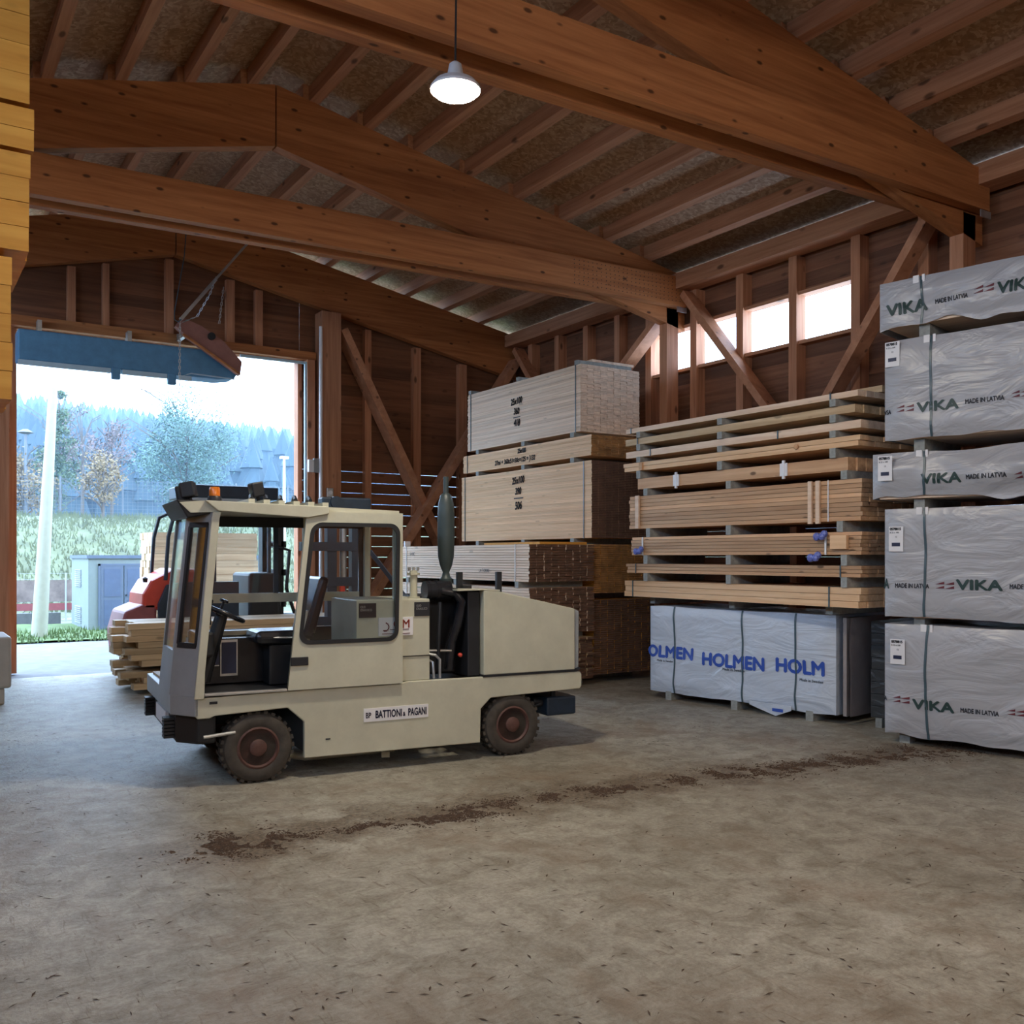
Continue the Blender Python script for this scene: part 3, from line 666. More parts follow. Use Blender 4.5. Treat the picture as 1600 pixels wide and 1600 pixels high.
vika('bottom parcel of the right grey wrapped stack, resting on the floor bearers', .10, 1.15, 3, .03, .05, 0, 0, (.42, 1.9),
     [('emblem', 1394, 1423, 1090), ('VIKA', 1426, 1491, 1107, .13, DG, .005), ('MADE IN LATVIA', 1500, 1560, 1113, .06, INK, .0015), ('A', 1379.5, 1384, 1094, .06, INK, .0015), ('emblem', 1573, 1602, 1111), ('VIKA', 1606, 1672, 1130, .13, DG, .005)], (1392, 998), .01)
vika('second parcel from the floor in the right grey stack, flat sided with curled ticket', 1.22, 2.26, 11, .028, .04, 0, 0, (.38, 2.0),
     [('A', 1379, 1388, 919, .13, DG, .005), ('MADE IN LATVIA', 1398, 1451, 918, .06, INK, .0015), ('emblem', 1461, 1492, 913), ('VIKA', 1494, 1567, 921, .13, DG, .005), ('MADE IN LATVIA', 1577, 1640, 920, .06, INK, .0015)], (1389, 823))
vika('low crumpled parcel bulging in the middle of the right grey stack', 2.36, 2.80, 23, .075, .10, .07, -.12, (.5, 1.6),
     [('VIKA', 1441, 1503, 756, .13, DG, .005), ('MADE IN LATVIA', 1511, 1576, 749, .06, INK, .0015), ('emblem', 1588, 1618, 742)], (1375, 714))
vika('tall grey parcel second from the top of the right wrapped stack', 2.93, 3.88, 31, .026, .05, 0, 0, (.45, 1.9),
     [('VSA', 1379, 1391, 648, .06, INK, .0015), ('emblem', 1400, 1429, 638), ('VIKA', 1432, 1498, 644, .13, DG, .005), ('MADE IN LATVIA', 1507, 1569, 631, .06, INK, .0015), ('emblem', 1580, 1610, 615)], (1383, 536))
vika('topmost thin loose parcel of the right grey wrapped stack', 4.02, 4.46, 47, .05, .11, .0, -.05, (.4, 1.75),
     [('VIKA', 1384, 1448, 494, .15, DG, .006), ('MADE IN LATVIA', 1459, 1512, 474, .06, INK, .0015), ('emblem', 1521, 1555, 452), ('VIKA', 1559, 1625, 459, .15, DG, .006)], None, .03)
for z0, z1, wh, xs in ((0, .10, 'on the floor under the right grey stack', (.16, 1.5, 2.9)), (1.15, 1.22, 'under the second grey parcel from the floor', (.3, 1.6, 3.0)), (2.26, 2.36, 'under the crumpled grey parcel', (.3, 1.6, 3.0)), (2.80, 2.93, 'under the tall grey parcel', (.3, 1.6, 3.0)), (3.88, 4.02, 'under the topmost grey parcel', (.35, 1.6, 3.0))):
    bearers(xs, VX, VY, z0, z1, 1.05, VR, wh, .10, inset=.13)
# blue-lettered parcel
HR = radians(-82.7); HX, HY = 8.06, 9.21
t, fn, H = wrapped('white parcel with big blue lettering under the open board stack', HX, HY, .11, 1.17, 2.62, 1.1, HR, WRAP2, 5, .022, .035, (.40, 1.42, 2.13), None, 0, STRAP, fringe=.015)
HB = BLUEP
printed(t, fn, .11, [('OLMEN', 1010, 1082, 1024, .20, HB, .009), ('HOLMEN', 1096, 1194, 1038, .21, HB, .009), ('HOLM', 1210, 1288, 1048, .21, HB, .009),
    ('Made in Sweden', 1026, 1050, 1033, .04, INK, 0), ('Made in Sweden', 1128, 1162, 1047, .045, INK, 0), ('Made in Sweden', 1248, 1286, 1064, .045, INK, 0)], HX, HY, HR)
MB().prism([(1.55, -.01), (1.9, -.10), (2.1, -.02), (2.1, .03), (1.55, .03)], -.012, .0).make('torn_flap', WRAP2, t)
MB().box(1.86, 2.0, -.016, -.010, -.05, -.015).make('blue_print', BLUEP, t)
bearers((.3, 1.3, 2.3), HX, HY, 0, .11, 1.05, HR, 'on the floor under the blue-lettered parcel', .09, inset=.05)
xx, yy = HX+2.66*cos(HR)+.02, HY+2.66*sin(HR)
t = empty('wrapped_parcel', (8.62, 6.52, .1), HR, 'brownish cover over the parcel end beside the blue-lettered parcel', 'wrapped timber parcel')
f5 = disp_fn(9, .02); vs = []; fs = []
for i in range(9):
    for j in range(13):
        z = 1.05*j/12; vs.append((.04+f5(i*.2, z), .05+.8*i/8, z))
for i in range(8):
    for j in range(12): fs.append((i*13+j, (i+1)*13+j, (i+1)*13+j+1, i*13+j+1))
mb = MB(); mb.add(vs, fs); mb.box(-.04, .0, .05, .85, 0, 1.05); mb.make('cover', plain('grey_brown_cover', (.33, .28, .26), .5), t, smooth=True)
t.location = (xx+.0, yy-.07, .1)
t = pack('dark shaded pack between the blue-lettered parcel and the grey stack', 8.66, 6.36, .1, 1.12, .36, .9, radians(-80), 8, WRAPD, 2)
bearers((.1, .28), 8.66, 6.36, 0, .1, .85, radians(-80), 'under the dark wrap pack', .07)
# --- near left stack of amber boards
LG = 'packs of the near left stack'
LY = 7.0
def lx(u): return onY(u, LY)
zs = lambda v: CH+(870-v)/1480*(LY/1.118)
t_ = [(-2.6, lx(-14), .12, 1.9, 'bottom'), (-2.6, lx(-10), 1.98, 2.9, 'second'), (-2.6, lx(19), 2.95, zs(405), 'third'), (-2.6, lx(21), zs(398), 3.72, 'fourth')]
lv = [('amber board pack at the left edge, lowest of its stack', -2.4, lx(-16), .12, 1.5), ('amber board pack at the left edge, second from the floor', -2.4, lx(-8), 1.58, 2.75),
      ('amber board pack at the left edge, third from the floor', -2.4, lx(20), 2.83, zs(405)), ('amber board pack at the left edge just below the jutting ones', -2.4, lx(48), zs(393), zs(240)),
      ('thin amber board pack at the left edge jutting out the most', -2.4, lx(54), zs(234), zs(168)), ('topmost amber board pack at the left edge of the photo', -2.4, lx(47), zs(162), 5.58)]
for i, (lb, xa, xb, z0, z1) in enumerate(lv):
    pack(lb, xa, LY, z0, z1, xb-xa, 1.15, 0, max(2, int((z1-z0)/.16)), PINE_O, 5, .012, group=LG, ejit=.006)
for i in range(5):
    z0, z1 = lv[i][4], lv[i+1][3]
    bearers((.3, 1.5, 2.6), -2.4, LY, z0, z1, 1.1, 0, 'above the %s pack of the near left stack' % ['lowest', 'second', 'third', 'fourth', 'fifth'][i])
bearers((.3, 1.5, 2.6), -2.4, LY, 0, .12, 1.1, 0, 'on the floor under the near left stack')
# covered block at the left of the doorway
xb = onY(18, 13.0)
t = empty('covered_block', (xb-1.0, 13.0, 0), 0, 'beige covered block on the floor at the left edge near the doorway', 'block')
MB().box(0, 1.0, 0, .9, .20, .83).make('cover', BOXWRAP, t, bev=.03); MB().box(0, .93, .04, .86, .0, .20).make('foot', BOXWRAP, t, bev=.02)
# --- lumber on the floor in front of the forklift
GX, GY = 2.62, 13.0
pack('upper ragged lumber pack on the floor left of the loader cab', GX-.28, GY, .36, .93, 3.5, 1.0, 0, 7, ROUGH, 5, .42, group='ragged lumber near the doorway')
pack('lower ragged lumber pack on the floor left of the loader cab', GX-.22, GY, .06, .30, 3.4, 1.0, 0, 3, ROUGH, 5, .34, group='ragged lumber near the doorway')
bearers((.5, 1.7, 2.7), GX, GY, 0, .06, .95, 0, 'on the floor under the ragged lumber'); bearers((.6, 1.7, 2.7), GX, GY, .30, .36, .95, 0, 'between the two ragged lumber packs')
# ================================================================ THE SIDE LOADER
T = empty('side_loader', (2.39, 7.40, 0), radians(-5.6), 'cream side loading forklift truck with open cab standing in the hall', 'side loader')
sk = [(-.47, .705), (.4, .725), (1.2, .722), (1.28, .735), (3.0, .725), (3.02, .70), (3.02, .59), (3.0, .565), (2.07, .54), (1.972, .449), (1.965, .15), (.385, .165), (.385, .46), (.25, .584), (-.32, .562), (-.36, .545), (-.45, .545), (-.47, .58)]
MB().prism(sk, 0, .05).make('side_skirt', CREAM, T, bev=.008)
skf = [(-.47, .70), (3.0, .70), (3.02, .58), (2.07, .54), (1.972, .449), (1.965, .15), (.385, .165), (.385, .46), (.25, .57), (-.47, .56)]
MB().prism(skf, 1.78, 1.83).make('side_skirt', CREAM, T)
MB().box(-.45, 1.0, .05, 1.78, .62, .70).box(1.95, 2.98, .05, 1.78, .60, .70).box(-.45, 2.95, .85, 1.0, .35, .62).box(.4, .5, .05, 1.78, .2, .6).box(1.85, 1.95, .05, 1.78, .2, .6).make('chassis', BLACK, T)
# front block with bevelled corner
MB().prism([(-.47, 0), (-.62, .22), (-.62, 1.75), (-.47, 1.83), (-.44, 1.83), (-.44, 0)], .565, .72, 'z').make('front_block', CREAM_D, T, bev=.006)
MB().prism([(-.44, .05), (-.58, .22), (-.58, 1.75), (-.44, 1.8), (-.3, 1.8), (-.3, .05)], .34, .56, 'z').make('bumper', BLACK, T, bev=.02)
MB().box(-.605, -.58, .60, 1.22, .40, .53).make('number_plate', WHITE, T)
for y in (.33, 1.55):
    mb = MB()
    for i in range(6): mb.box(-.66, -.58, y-.06, y+.06, .37+i*.028, .39+i*.028)
    mb.make('rubber_buffer', BLACK, T)
MB().cyl((-.40, .02, .40), (-.16, .02, .42), .014).make('tow_pin', STEEL, T)
MB().box(-.36, -.30, -.004, .0, .655, .675).box(.56, .60, -.004, 0, .30, .31).make('skirt_slot', BLACK, T)
# wheels
def wheel(par, x, y0, r=.28, wd=.2, out=-1):
    t = tyre = MB(); mb = MB(); w2 = wd
    prof = [(r*.55, 0), (r*.60, -.012*1), (r*.80, -.02), (r*.93, -.005), (r, .03), (r, wd-.03), (r*.93, wd), (r*.55, wd)]
    mb.lathe((x, y0, r), prof, 'y', 48)
    for k in range(28):
        a = 2*pi*k/28
        for yy, da in ((y0+.012, 0), (y0+wd*.55, .1)):
            M = Matrix.Translation((x, 0, r)) @ Matrix.Rotation(a+da, 4, 'Y')
            mb.box(-.016, .016, yy, yy+wd*.42, r-.012, r+.012, M)
    ty = mb.make('tyre', TYRE, par, smooth=True)
    mb = MB().lathe((x, y0, r), [(r*.60, .0), (r*.60, -.012), (r*.55, -.018), (r*.52, -.006), (r*.44, .03), (r*.25, .035), (r*.24, -.012), (r*.20, -.02), (r*.04, -.02)], 'y', 40)
    rm = mb.make('rim', RIM, par, smooth=True)
    mb = MB()
    for k in range(6):
        a = 2*pi*k/6; mb.cyl((x+cos(a)*r*.34, y0+.035, r+sin(a)*r*.34), (x+cos(a)*r*.34, y0+.015, r+sin(a)*r*.34), .011, n=6)
    mb.make('wheel_nuts', RIM, rm)
for x, y0 in ((.02, .03), (2.3, .03), (.02, 1.58), (2.3, 1.58)):
    wt = empty('wheel', (0, 0, 0)); wt.parent = T; wheel(wt, x, y0)
# name plate on the skirt
o = MB().box(.885, 1.465, -.006, 0, .418, .53).make('name_plate', WHITE, T)
text('plate_text', 'BATTIONI', .088, INKB, o, .985, .445, -.008, .60, bold=.003)
text('plate_text', '&', .05, INKB, o, 1.232, .445, -.008, .7, bold=.002)
text('plate_text', 'PAGANI', .088, INKB, o, 1.278, .445, -.008, .54, bold=.003)
text('plate_text', 'BP', .065, INKB, o, .90, .45, -.008, .7, bold=.001)
# cab: door, pillars, roof
CY = .86
P0 = [(.242, .728), (1.22, .728), (1.22, 2.10), (1.222, 2.168), (.398, 2.165), (.392, 2.10)]
hole = rrect(.335, 1.168, 1.10, 2.07, .085, 6, .108, .018)
plate('cab_door', P0, [hole], .035, CREAM, T, y=-.035)
door = [o for o in S.objects if o.name.startswith('cab_door')][0]
h2 = rrect(.357, 1.146, 1.122, 2.048, .07, 6, .106, .018); h1 = rrect(.325, 1.178, 1.09, 2.08, .09, 6, .108, .018)
plate('window_seal', h1, [h2], .012, BLACK, door, y=-.045)
plate('window_pane', rrect(.345, 1.156, 1.11, 2.06, .07, 6, .106, .018), [], .004, GLASS, door, y=-.02)
MB().box(.262, .405, -.05, -.034, .925, .992).make('door_handle', BLACK, door, bev=.004)
# hinge line under the door
MB().box(.24, 1.2, -.012, .0, .722, .733).make('door_gap', BLACK, T)
# front pillar
MB().prism([(-.475, .70), (-.40, .70), (-.395, .9), (-.285, 2.10), (-.27, 2.15), (-.335, 2.15), (-.345, 2.1)], -.02, .03).make('front_pillar', CREAM, T, bev=.006)
# bevelled corner with narrow window
def corner(name, z0, z1, m, a=0, b=1, th=.02, par=T, off=0):
    # panel between the front pillar and the front face, slanting back with height
    def pt(t, z):
        k = (z-.72)/(2.15-.72); return Vector((-.475+.14*k+(-.15)*t, .0+.24*t, z))
    vs = []
    nrm = Vector((-.24, -.15, 0)).normalized()
    for t, z in ((a, z0), (b, z0), (b, z1), (a, z1)): vs.append(pt(t, z)+nrm*off)
    vs += [v-nrm*th for v in vs]
    return MB().add(vs, [(0,1,2,3), (7,6,5,4), (0,4,5,1), (1,5,6,2), (2,6,7,3), (3,7,4,0)]).make(name, m, par)
corner('corner_panel', .72, 1.10, CREAM_D); corner('corner_panel', 2.06, 2.16, CREAM_D)
corner('corner_panel', 1.10, 2.06, CREAM_D, .88, 1); corner('corner_panel', 1.10, 2.06, CREAM_D, 0, .10)
corner('corner_window', 1.10, 2.06, GLASS, .14, .86, .004)
for a, b in ((.09, .18), (.80, .89)): corner('corner_seal', 1.12, 2.04, BLACK, a, b, .03, T, .006)
for a, b in ((1.09, 1.13), (2.03, 2.07)): corner('corner_seal', a, b, BLACK, .12, .86, .03, T, .006)
# front face with windscreen
def ff(k): return -.625+.14*(k-.72)/(1.43)
MB().add([(ff(.72), .24, .72), (ff(.72), CY, .72), (ff(1.06), CY, 1.06), (ff(1.06), .24, 1.06), (ff(.72)+.03, .24, .72), (ff(.72)+.03, CY, .72), (ff(1.06)+.03, CY, 1.06), (ff(1.06)+.03, .24, 1.06)],
    [(0,1,2,3), (7,6,5,4), (0,4,5,1), (1,5,6,2), (2,6,7,3), (3,7,4,0)]).make('front_panel', CREAM_D, T)
for ya, yb in ((.24, .30), (CY-.05, CY)):
    MB().add([(ff(1.06), ya, 1.06), (ff(1.06), yb, 1.06), (ff(2.15), yb, 2.15), (ff(2.15), ya, 2.15), (ff(1.06)+.04, ya, 1.06), (ff(1.06)+.04, yb, 1.06), (ff(2.15)+.04, yb, 2.15), (ff(2.15)+.04, ya, 2.15)],
        [(0,1,2,3), (7,6,5,4), (0,4,5,1), (1,5,6,2), (2,6,7,3), (3,7,4,0)]).make('windscreen_post', CREAM_D, T)
MB().add([(ff(1.06)+.01, .30, 1.06), (ff(1.06)+.01, CY-.05, 1.06), (ff(2.12)+.01, CY-.05, 2.12), (ff(2.12)+.01, .30, 2.12), (ff(1.06)+.014, .30, 1.06), (ff(1.06)+.014, CY-.05, 1.06), (ff(2.12)+.014, CY-.05, 2.12), (ff(2.12)+.014, .30, 2.12)],
    [(0,1,2,3), (7,6,5,4), (0,4,5,1), (1,5,6,2), (2,6,7,3), (3,7,4,0)]).make('windscreen', GLASS, T)
# roof
MB().prism([(-.40, 2.235), (.57, 2.21), (.575, 2.15), (.40, 2.115), (-.30, 2.155)], -.06, .0).make('roof_gutter', CREAM, T, bev=.006)
MB().prism([(-.58, 2.22), (-.40, 2.235), (1.2, 2.19), (1.2, 2.15), (-.3, 2.15), (-.5, 2.14)], 0.0, CY+.05).make('roof', CREAM, T)
MB().prism([(-.60, 2.24), (-.30, 2.235), (-.27, 2.15), (-.52, 2.10)], .02, CY+.04).make('visor', BLACK, T, bev=.01)
mb = MB()
for i in range(6): mb.box(-.05+i*.12, .0+i*.12, .05, CY-.05, 2.222-i*.003, 2.262-i*.003)
mb.make('roof_ribs', CREAM, T)
mb = MB()
for i in range(5): mb.tube([(-.02+i*.12, .1, 2.262), (.02+i*.12, .3, 2.30), (.06+i*.12, .5, 2.27)], .018, 6)
mb.make('roof_hoses', BLACK, T)
# roof lights and beacon
for x, y, z, rz_, sc in ((-.50, .10, 2.315, -.35, 1), (-.50, .36, 2.305, -.2, 1), (.07, .32, 2.35, .1, .9)):
    l = empty('work_light', (x, y, z), rz_); l.parent = T
    l.rotation_euler = (0, -.2, rz_)
    MB().box(-.055*sc, .055*sc, -.06, .06, -.055, .065).make('housing', BLACK, l, bev=.012); MB().cyl((0, 0, -.12), (0, 0, -.05), .014).make('bracket', BLACK, l)
    MB().box(-.060*sc, -.055*sc, -.05, .05, -.045, .055).make('lens', GLASS, l)
b = empty('beacon', (-.30, .12, 2.235)); b.parent = T
MB().lathe((0,0,0), [(.055, 0), (.055, .03), (.045, .045)], 'z', 24).make('base', BLACK, b, smooth=True)
MB().lathe((0,0,0), [(.042, .045), (.042, .10), (.036, .115)], 'z', 24).make('lens', ORANGE, b, smooth=True)
# inside of the cab
MB().box(-.42, 1.2, .03, CY, .66, .735).make('cab_floor', BLACK, T)
MB().box(-.40, .24, -.03, .03, .722, .742).make('sill', STEEL, T, bev=.004)
plate('far_side', [(-.42, .73), (1.2, .73), (1.2, 2.15), (-.30, 2.15)], [[(-.24, 1.48), (1.12, 1.48), (1.12, 2.06), (-.2, 2.06)], [(-.30, 1.17), (1.12, 1.17), (1.12, 1.40), (-.27, 1.40)]], .03, BLACK, T, y=CY-.02)
MB().box(-.28, 1.12, CY-.03, CY-.01, 1.40, 1.48).make('side_rail', CREAM, T); MB().box(-.4, .3, CY-.12, CY-.02, 1.125, 1.165).make('inner_ledge', CREAM, T)
MB().box(-.2, .35, CY-.03, CY-.026, 1.48, 2.06).make('sliding_pane', GLASS, T); MB().box(.33, .37, CY-.045, CY-.02, 1.48, 2.06).make('pane_frame', NAVY, T)
MB().box(-.41, .2, .5, CY-.03, .75, 1.12).make('console', BLACK_S, T)
o = MB().box(-.40, -.20, .485, .498, .90, 1.11).make('decal', INKB, T); MB().box(-.40, -.20, .480, .484, .895, .905).box(-.19, -.05, .484, .498, .81, 1.11).box(-.39, -.34, .478, .484, 1.05, 1.10).box(-.35, -.23, .478, .484, .92, .96).box(-.3, -.25, .478, .484, 1.02, 1.05).make('decal_white', STEEL, o)
MB().box(-.18, -.06, .478, .484, .83, 1.09).make('decal_dark', INKB, o)
# steering wheel and column
st = empty('steering_wheel', (-.19, .36, 1.34)); st.parent = T; st.rotation_euler = (0, radians(24), 0)
ring = [(.17*cos(2*pi*i/36), .17*sin(2*pi*i/36), 0) for i in range(37)]
MB().tube(ring, .019, 10).make('ring', BLACK_S, st, smooth=True)
mb = MB()
for a in (0, 2.1, 4.2): mb.beam((0, 0, -.03), (.16*cos(a), .16*sin(a), 0), .035, .012)
mb.make('spokes', STEEL, st)
MB().cyl((0,0,-.06), (0,0,.01), .04).make('hub', BLACK, st); MB().cyl((.0, .17, .02), (.0, .17, .08), .012).lathe((0, .17, .08), [(.01, 0), (.04, .01), (.035, .03), (.01, .035)], 'z', 12).make('spinner_knob', BLACK_S, st, smooth=True)
MB().cyl((-.20, .36, 1.33), (-.36, .36, .8), .05, .07).make('steering_column', BLACK, T); MB().box(-.43, -.29, .2, .6, 1.0, 1.2).make('dashboard', BLACK, T, bev=.02)
MB().lathe((-.30, .30, 1.42), [(.01, 0), (.022, .01), (.022, .03), (.005, .04)], 'z', 10).cyl((-.30, .30, 1.25), (-.30, .30, 1.42), .006).make('lever', BLACK, T)
# seat
se = empty('driver_seat', (.28, .42, 0)); se.parent = T
MB().box(-.24, .2, -.22, .22, 1.08, 1.19).make('cushion', BLACK_S, se, bev=.045)
MB().prism([(.14, 1.12), (.24, 1.10), (.38, 1.62), (.30, 1.64)], -.22, .22).make('backrest', BLACK_S, se, bev=.03)
MB().box(-.12, .2, -.16, .16, .74, 1.07).make('pedestal', BLACK, se, bev=.01); MB().cyl((-.20, -.2, 1.14), (.14, -.24, 1.13), .008).make('slide_bar', STEEL, se)
# rear wall of the cab
for x0, x1, y0, y1 in ((1.16, 1.21, .78, CY+.02), (1.16, 1.2, .02, .06)): MB().box(x0, x1, y0, y1, .73, 2.15).make('rear_pillar', CREAM, T)
MB().box(.60, .63, CY-.03, CY+.02, .73, 2.15).make('side_pillar', CREAM, T)
MB().box(.56, .575, .62, .65, .8, 1.6).make('hose', BLACK, T)
MB().cyl((.42, .3, .9), (.45, .3, 1.35), .09, .06).make('white_canister', BOXWRAP, T, smooth=True)
# hydraulic tank behind the door
TK = MB().box(.83, 1.49, .02, .75, .735, 1.436).make('tank', CREAM, T, bev=.008)
MB().box(1.22, 1.488, .012, .02, .945, .952).make('tank_seam', BLACK, TK)
MB().box(.85, 1.0, .012, .019, 1.29, 1.41).make('black_plate', INK, TK); MB().box(1.345, 1.485, .012, .019, 1.29, 1.41).make('black_plate', INK, TK)
for x in (.87, 1.37): text('plate_text', 'OLIO\nIDRAULICO', .028, STEEL, TK, x-.01, 1.37, .010, .7)
st_ = MB().box(1.02, 1.33, .008, .019, 1.13, 1.285).make('sticker', WHITE, TK)
text('sticker_text', 'OM', .10, REDP, st_, 1.15, 1.195, .006, .95, bold=.002); mb = MB()
mb.box(1.12, 1.29, .004, .008, 1.18, 1.185); mb.box(1.05, 1.30, .004, .008, 1.145, 1.15)
for k in range(8):
    a = -pi/2+k*pi/8; mb.box(1.07+.035*cos(a), 1.08+.035*cos(a), .004, .008, 1.20+.035*sin(a), 1.212+.035*sin(a))
mb.box(1.06, 1.085, .004, .008, 1.17, 1.18).make('sticker_drawing', MAROONP, st_)
MB().cyl((1.41, .2, 1.43), (1.41, .2, 1.68), .033).cyl((1.41, .2, 1.64), (1.41, .2, 1.66), .055, n=6).cyl((1.41, .2, 1.43), (1.41, .2, 1.45), .055).make('filler_pipe', CREAM, T, smooth=True)
mb = MB()
for dx in (-.04, .0, .04): mb.box(1.40+dx, 1.42+dx, .19, .21, 1.68, 1.71)
mb.make('filler_clip', STEEL, T)
# engine bay
MB().box(1.87, 1.99, .06, .9, .735, 1.50).make('radiator', BLACK, T, bev=.01)
MB().box(1.5, 1.99, .35, .9, .735, 1.45).make('engine', BLACK, T, bev=.02)
MB().cyl((1.52, .22, 1.50), (1.76, .22, 1.50), .085).cyl((1.55, .22, 1.5), (1.57, .22, 1.5), .092).cyl((1.62, .22, 1.5), (1.64, .22, 1.5), .092).make('air_cleaner', BLACK_S, T, smooth=True)
MB().tube([(1.66, .16, 1.50), (1.78, .12, 1.48), (1.83, .10, 1.40), (1.80, .12, 1.2), (1.75, .14, 1.05), (1.73, .16, .80)], .042, 12).make('intake_hose', BLACK_S, T, smooth=True)
MB().tube([(1.62, .1, 1.40), (1.60, .08, 1.1), (1.60, .1, .85)], .018).make('hose', BLACK, T)
MB().tube([(1.50, .1, .95), (1.56, .06, .94), (1.60, .06, .90), (1.60, .06, .74)], .013).tube([(1.5, .1, .90), (1.53, .05, .88), (1.54, .05, .74)], .013).tube([(1.5, .1, .98), (1.72, .08, .97)], .01).make('pipes', STEEL, T, smooth=True)
MB().lathe((1.80, .07, .93), [(.004, -.02), (.018, -.01), (.018, .01), (.004, .02)], 'y', 12).make('red_cap', RED, T, smooth=True)
SIL = plain('dark_green_steel', (.035, .05, .05), .45)
ex = empty('exhaust', (1.785, .35, 0)); ex.parent = T
MB().lathe((0,0,0), [(.025, 1.50), (.05, 1.53), (.06, 1.56), (.06, 1.60), (.04, 1.62), (.03, 1.66), (.055, 1.72), (.072, 1.80), (.078, 1.95), (.078, 2.15), (.072, 2.28), (.05, 2.36), (.028, 2.38)], 'z', 28).make('silencer', SIL, ex, smooth=True)
MB().cyl((0,0,2.37), (0,0,2.53), .024, n=16).make('tail_pipe', SIL, ex, smooth=True)
MB().cyl((0,0,1.42), (0,0,1.55), .05).make('elbow', BLACK, ex, smooth=True)
# engine hood
HD = MB().prism([(2.0, .745), (2.0, 1.503), (2.15, 1.49), (2.945, 1.315), (2.945, .745)], 0.0, .95).make('engine_hood', CREAM, T, bev=.008)
MB().prism([(2.945, .745), (2.945, 1.315), (3.005, 1.29), (3.0, .76)], .02, .93).make('hood_rear', CREAM_D, HD, bev=.01)
MB().prism([(1.99, .728), (1.99, .748), (2.95, .748), (3.0, .765), (3.0, .745), (2.96, .728)], -.006, .95).make('hood_gap', BLACK, HD)
MB().prism([(1.74, 1.50), (1.74, 1.515), (2.16, 1.505), (2.16, 1.49), (2.0, 1.503)], 0.0, .95).make('hood_top', CREAM, HD)
MB().box(1.88, 1.93, .3, .34, 1.50, 1.66).box(1.9, 2.02, .3, .33, 1.5, 1.54).make('lamp_bracket', BLACK, T); MB().box(2.28, 2.33, .3, .34, 1.44, 1.66).make('lamp_bracket', BLACK, T)
# deck behind hood, rear pod
MB().box(2.70, 3.02, .10, .45, .31, .485).make('rear_box', NAVY, T, bev=.02)
MB().box(2.3, 2.95, .5, .6, .4, .55).cyl((2.6, .2, .45), (2.72, .2, .42), .03).box(2.78, 2.82, .15, .18, .48, .57).make('rear_bracket', BLACK, T)
MB().tube([(2.5, .2, .5), (2.6, .18, .40), (2.68, .18, .42)], .02).make('rear_hose', BLACK, T)
# mast on the far side and its carriage
M_ = empty('mast', (0, 0, 0)); M_.parent = T
for x0, x1, z1 in ((1.12, 1.22, 2.3), (1.38, 1.54, 2.3)):
    MB().box(x0, x1, 1.85, 1.97, .55, z1).make('upright', NAVY, M_, bev=.005)
MB().box(1.06, 1.58, 1.82, 2.0, 2.28, 2.41).make('head_bar', NAVY, M_, bev=.02); MB().cyl((1.2, 1.8, 2.36), (1.2, 1.95, 2.36), .06).make('pulley', NAVY, M_, smooth=True)
for z in (1.10, 1.5, 1.86): MB().box(.85, 1.5, 1.84, 1.94, z, z+.09).make('cross_bar', NAVY, M_)
MB().cyl((1.30, 1.9, .5), (1.30, 1.9, 2.25), .035).make('lift_cylinder', STEEL, M_, smooth=True)
MB().beam((1.52, 1.7, 1.86), (1.95, 1.4, 1.2), .04, .04).make('mast_strut', NAVY, M_)
MB().cyl((1.26, 1.8, 1.25), (1.26, 1.8, 1.5), .03).make('extinguisher', RED, M_, smooth=True)
for x in (.8, 1.4): MB().box(x, x+.12, 1.9, 2.9, .50, .54).make('fork', NAVY, M_, bev=.005)
# lower frame rail seen below the skirt
MB().tube([(.05, .45, .26), (.32, .42, .13), (.5, .40, .09), (1.3, .40, .09)], .032, 10).make('lower_rail', CREAM, T, smooth=True)
MB().beam((1.15, .2, .085), (1.42, 1.1, .085), .07, .05).make('lower_rail', CREAM, T)
def on_truck(x, y, z): return (2.39+x*cos(radians(-5.6))-y*sin(radians(-5.6)), 7.40+x*sin(radians(-5.6))+y*cos(radians(-5.6)), z)
for i, (x, y, z, a, lb) in enumerate(((-.56, .95, .721, .02, 'short brown board lying flat on the front deck of the side loader'), (-.50, 1.0, .742, -.12, 'short board lying askew on top of another on the front deck'))):
    o = MB().box(0, .09, 0, .75, 0, .02).make('board', ROUGH); o.location = on_truck(x, y, z); o.rotation_euler = (0, 0, radians(-5.6)+a); tag(o, lb, 'board')
# ================================================================ RED FORKLIFT
K = empty('forklift', (2.75, 14.6, 0), 0, 'red forklift with dark mast behind the side loader by the doorway', 'forklift')
MB().prism([(0, .35), (-.03, .7), (.05, 1.0), (.35, 1.12), (.5, 1.12), (.5, .3), (.1, .3)], .1, 1.1).make('counterweight', MAROON, K, bev=.04)
MB().prism([(.28, 1.0), (.30, 1.25), (.42, 1.45), (.75, 1.62), (1.1, 1.62), (1.1, 1.0)], .1, 1.1).make('hood', RED, K, bev=.05)
MB().prism([(.50, .25), (.50, 1.1), (.62, 1.38), (.85, 1.42), (1.7, 1.42), (1.7, .25)], .02, .1).make('side_panel', NAVY, K, bev=.01)
MB().box(.5, 2.3, .1, 1.1, .25, .62).make('body', BLACK, K)
for x, r in ((.45, .24), (2.1, .30)):
    for y in (0, 1.0): MB().lathe((x, y, r), [(r*.5, 0), (r*.95, .01), (r, .04), (r, .16), (r*.95, .2), (r*.5, .2)], 'y', 28).make('wheel', TYRE, K, smooth=True)
for y in (.1, 1.06):
    MB().tube([(.62, y, 1.45), (.66, y, 2.1), (.74, y, 2.42), (.95, y, 2.52), (2.2, y, 2.5)], .03, 8).make('cab_frame', NAVY, K, smooth=True)
MB().prism([(.64, 1.5), (.68, 2.1), (.76, 2.40), (1.35, 2.40), (1.35, 1.5)], .11, .115).make('cab_glass', GLASS, K)
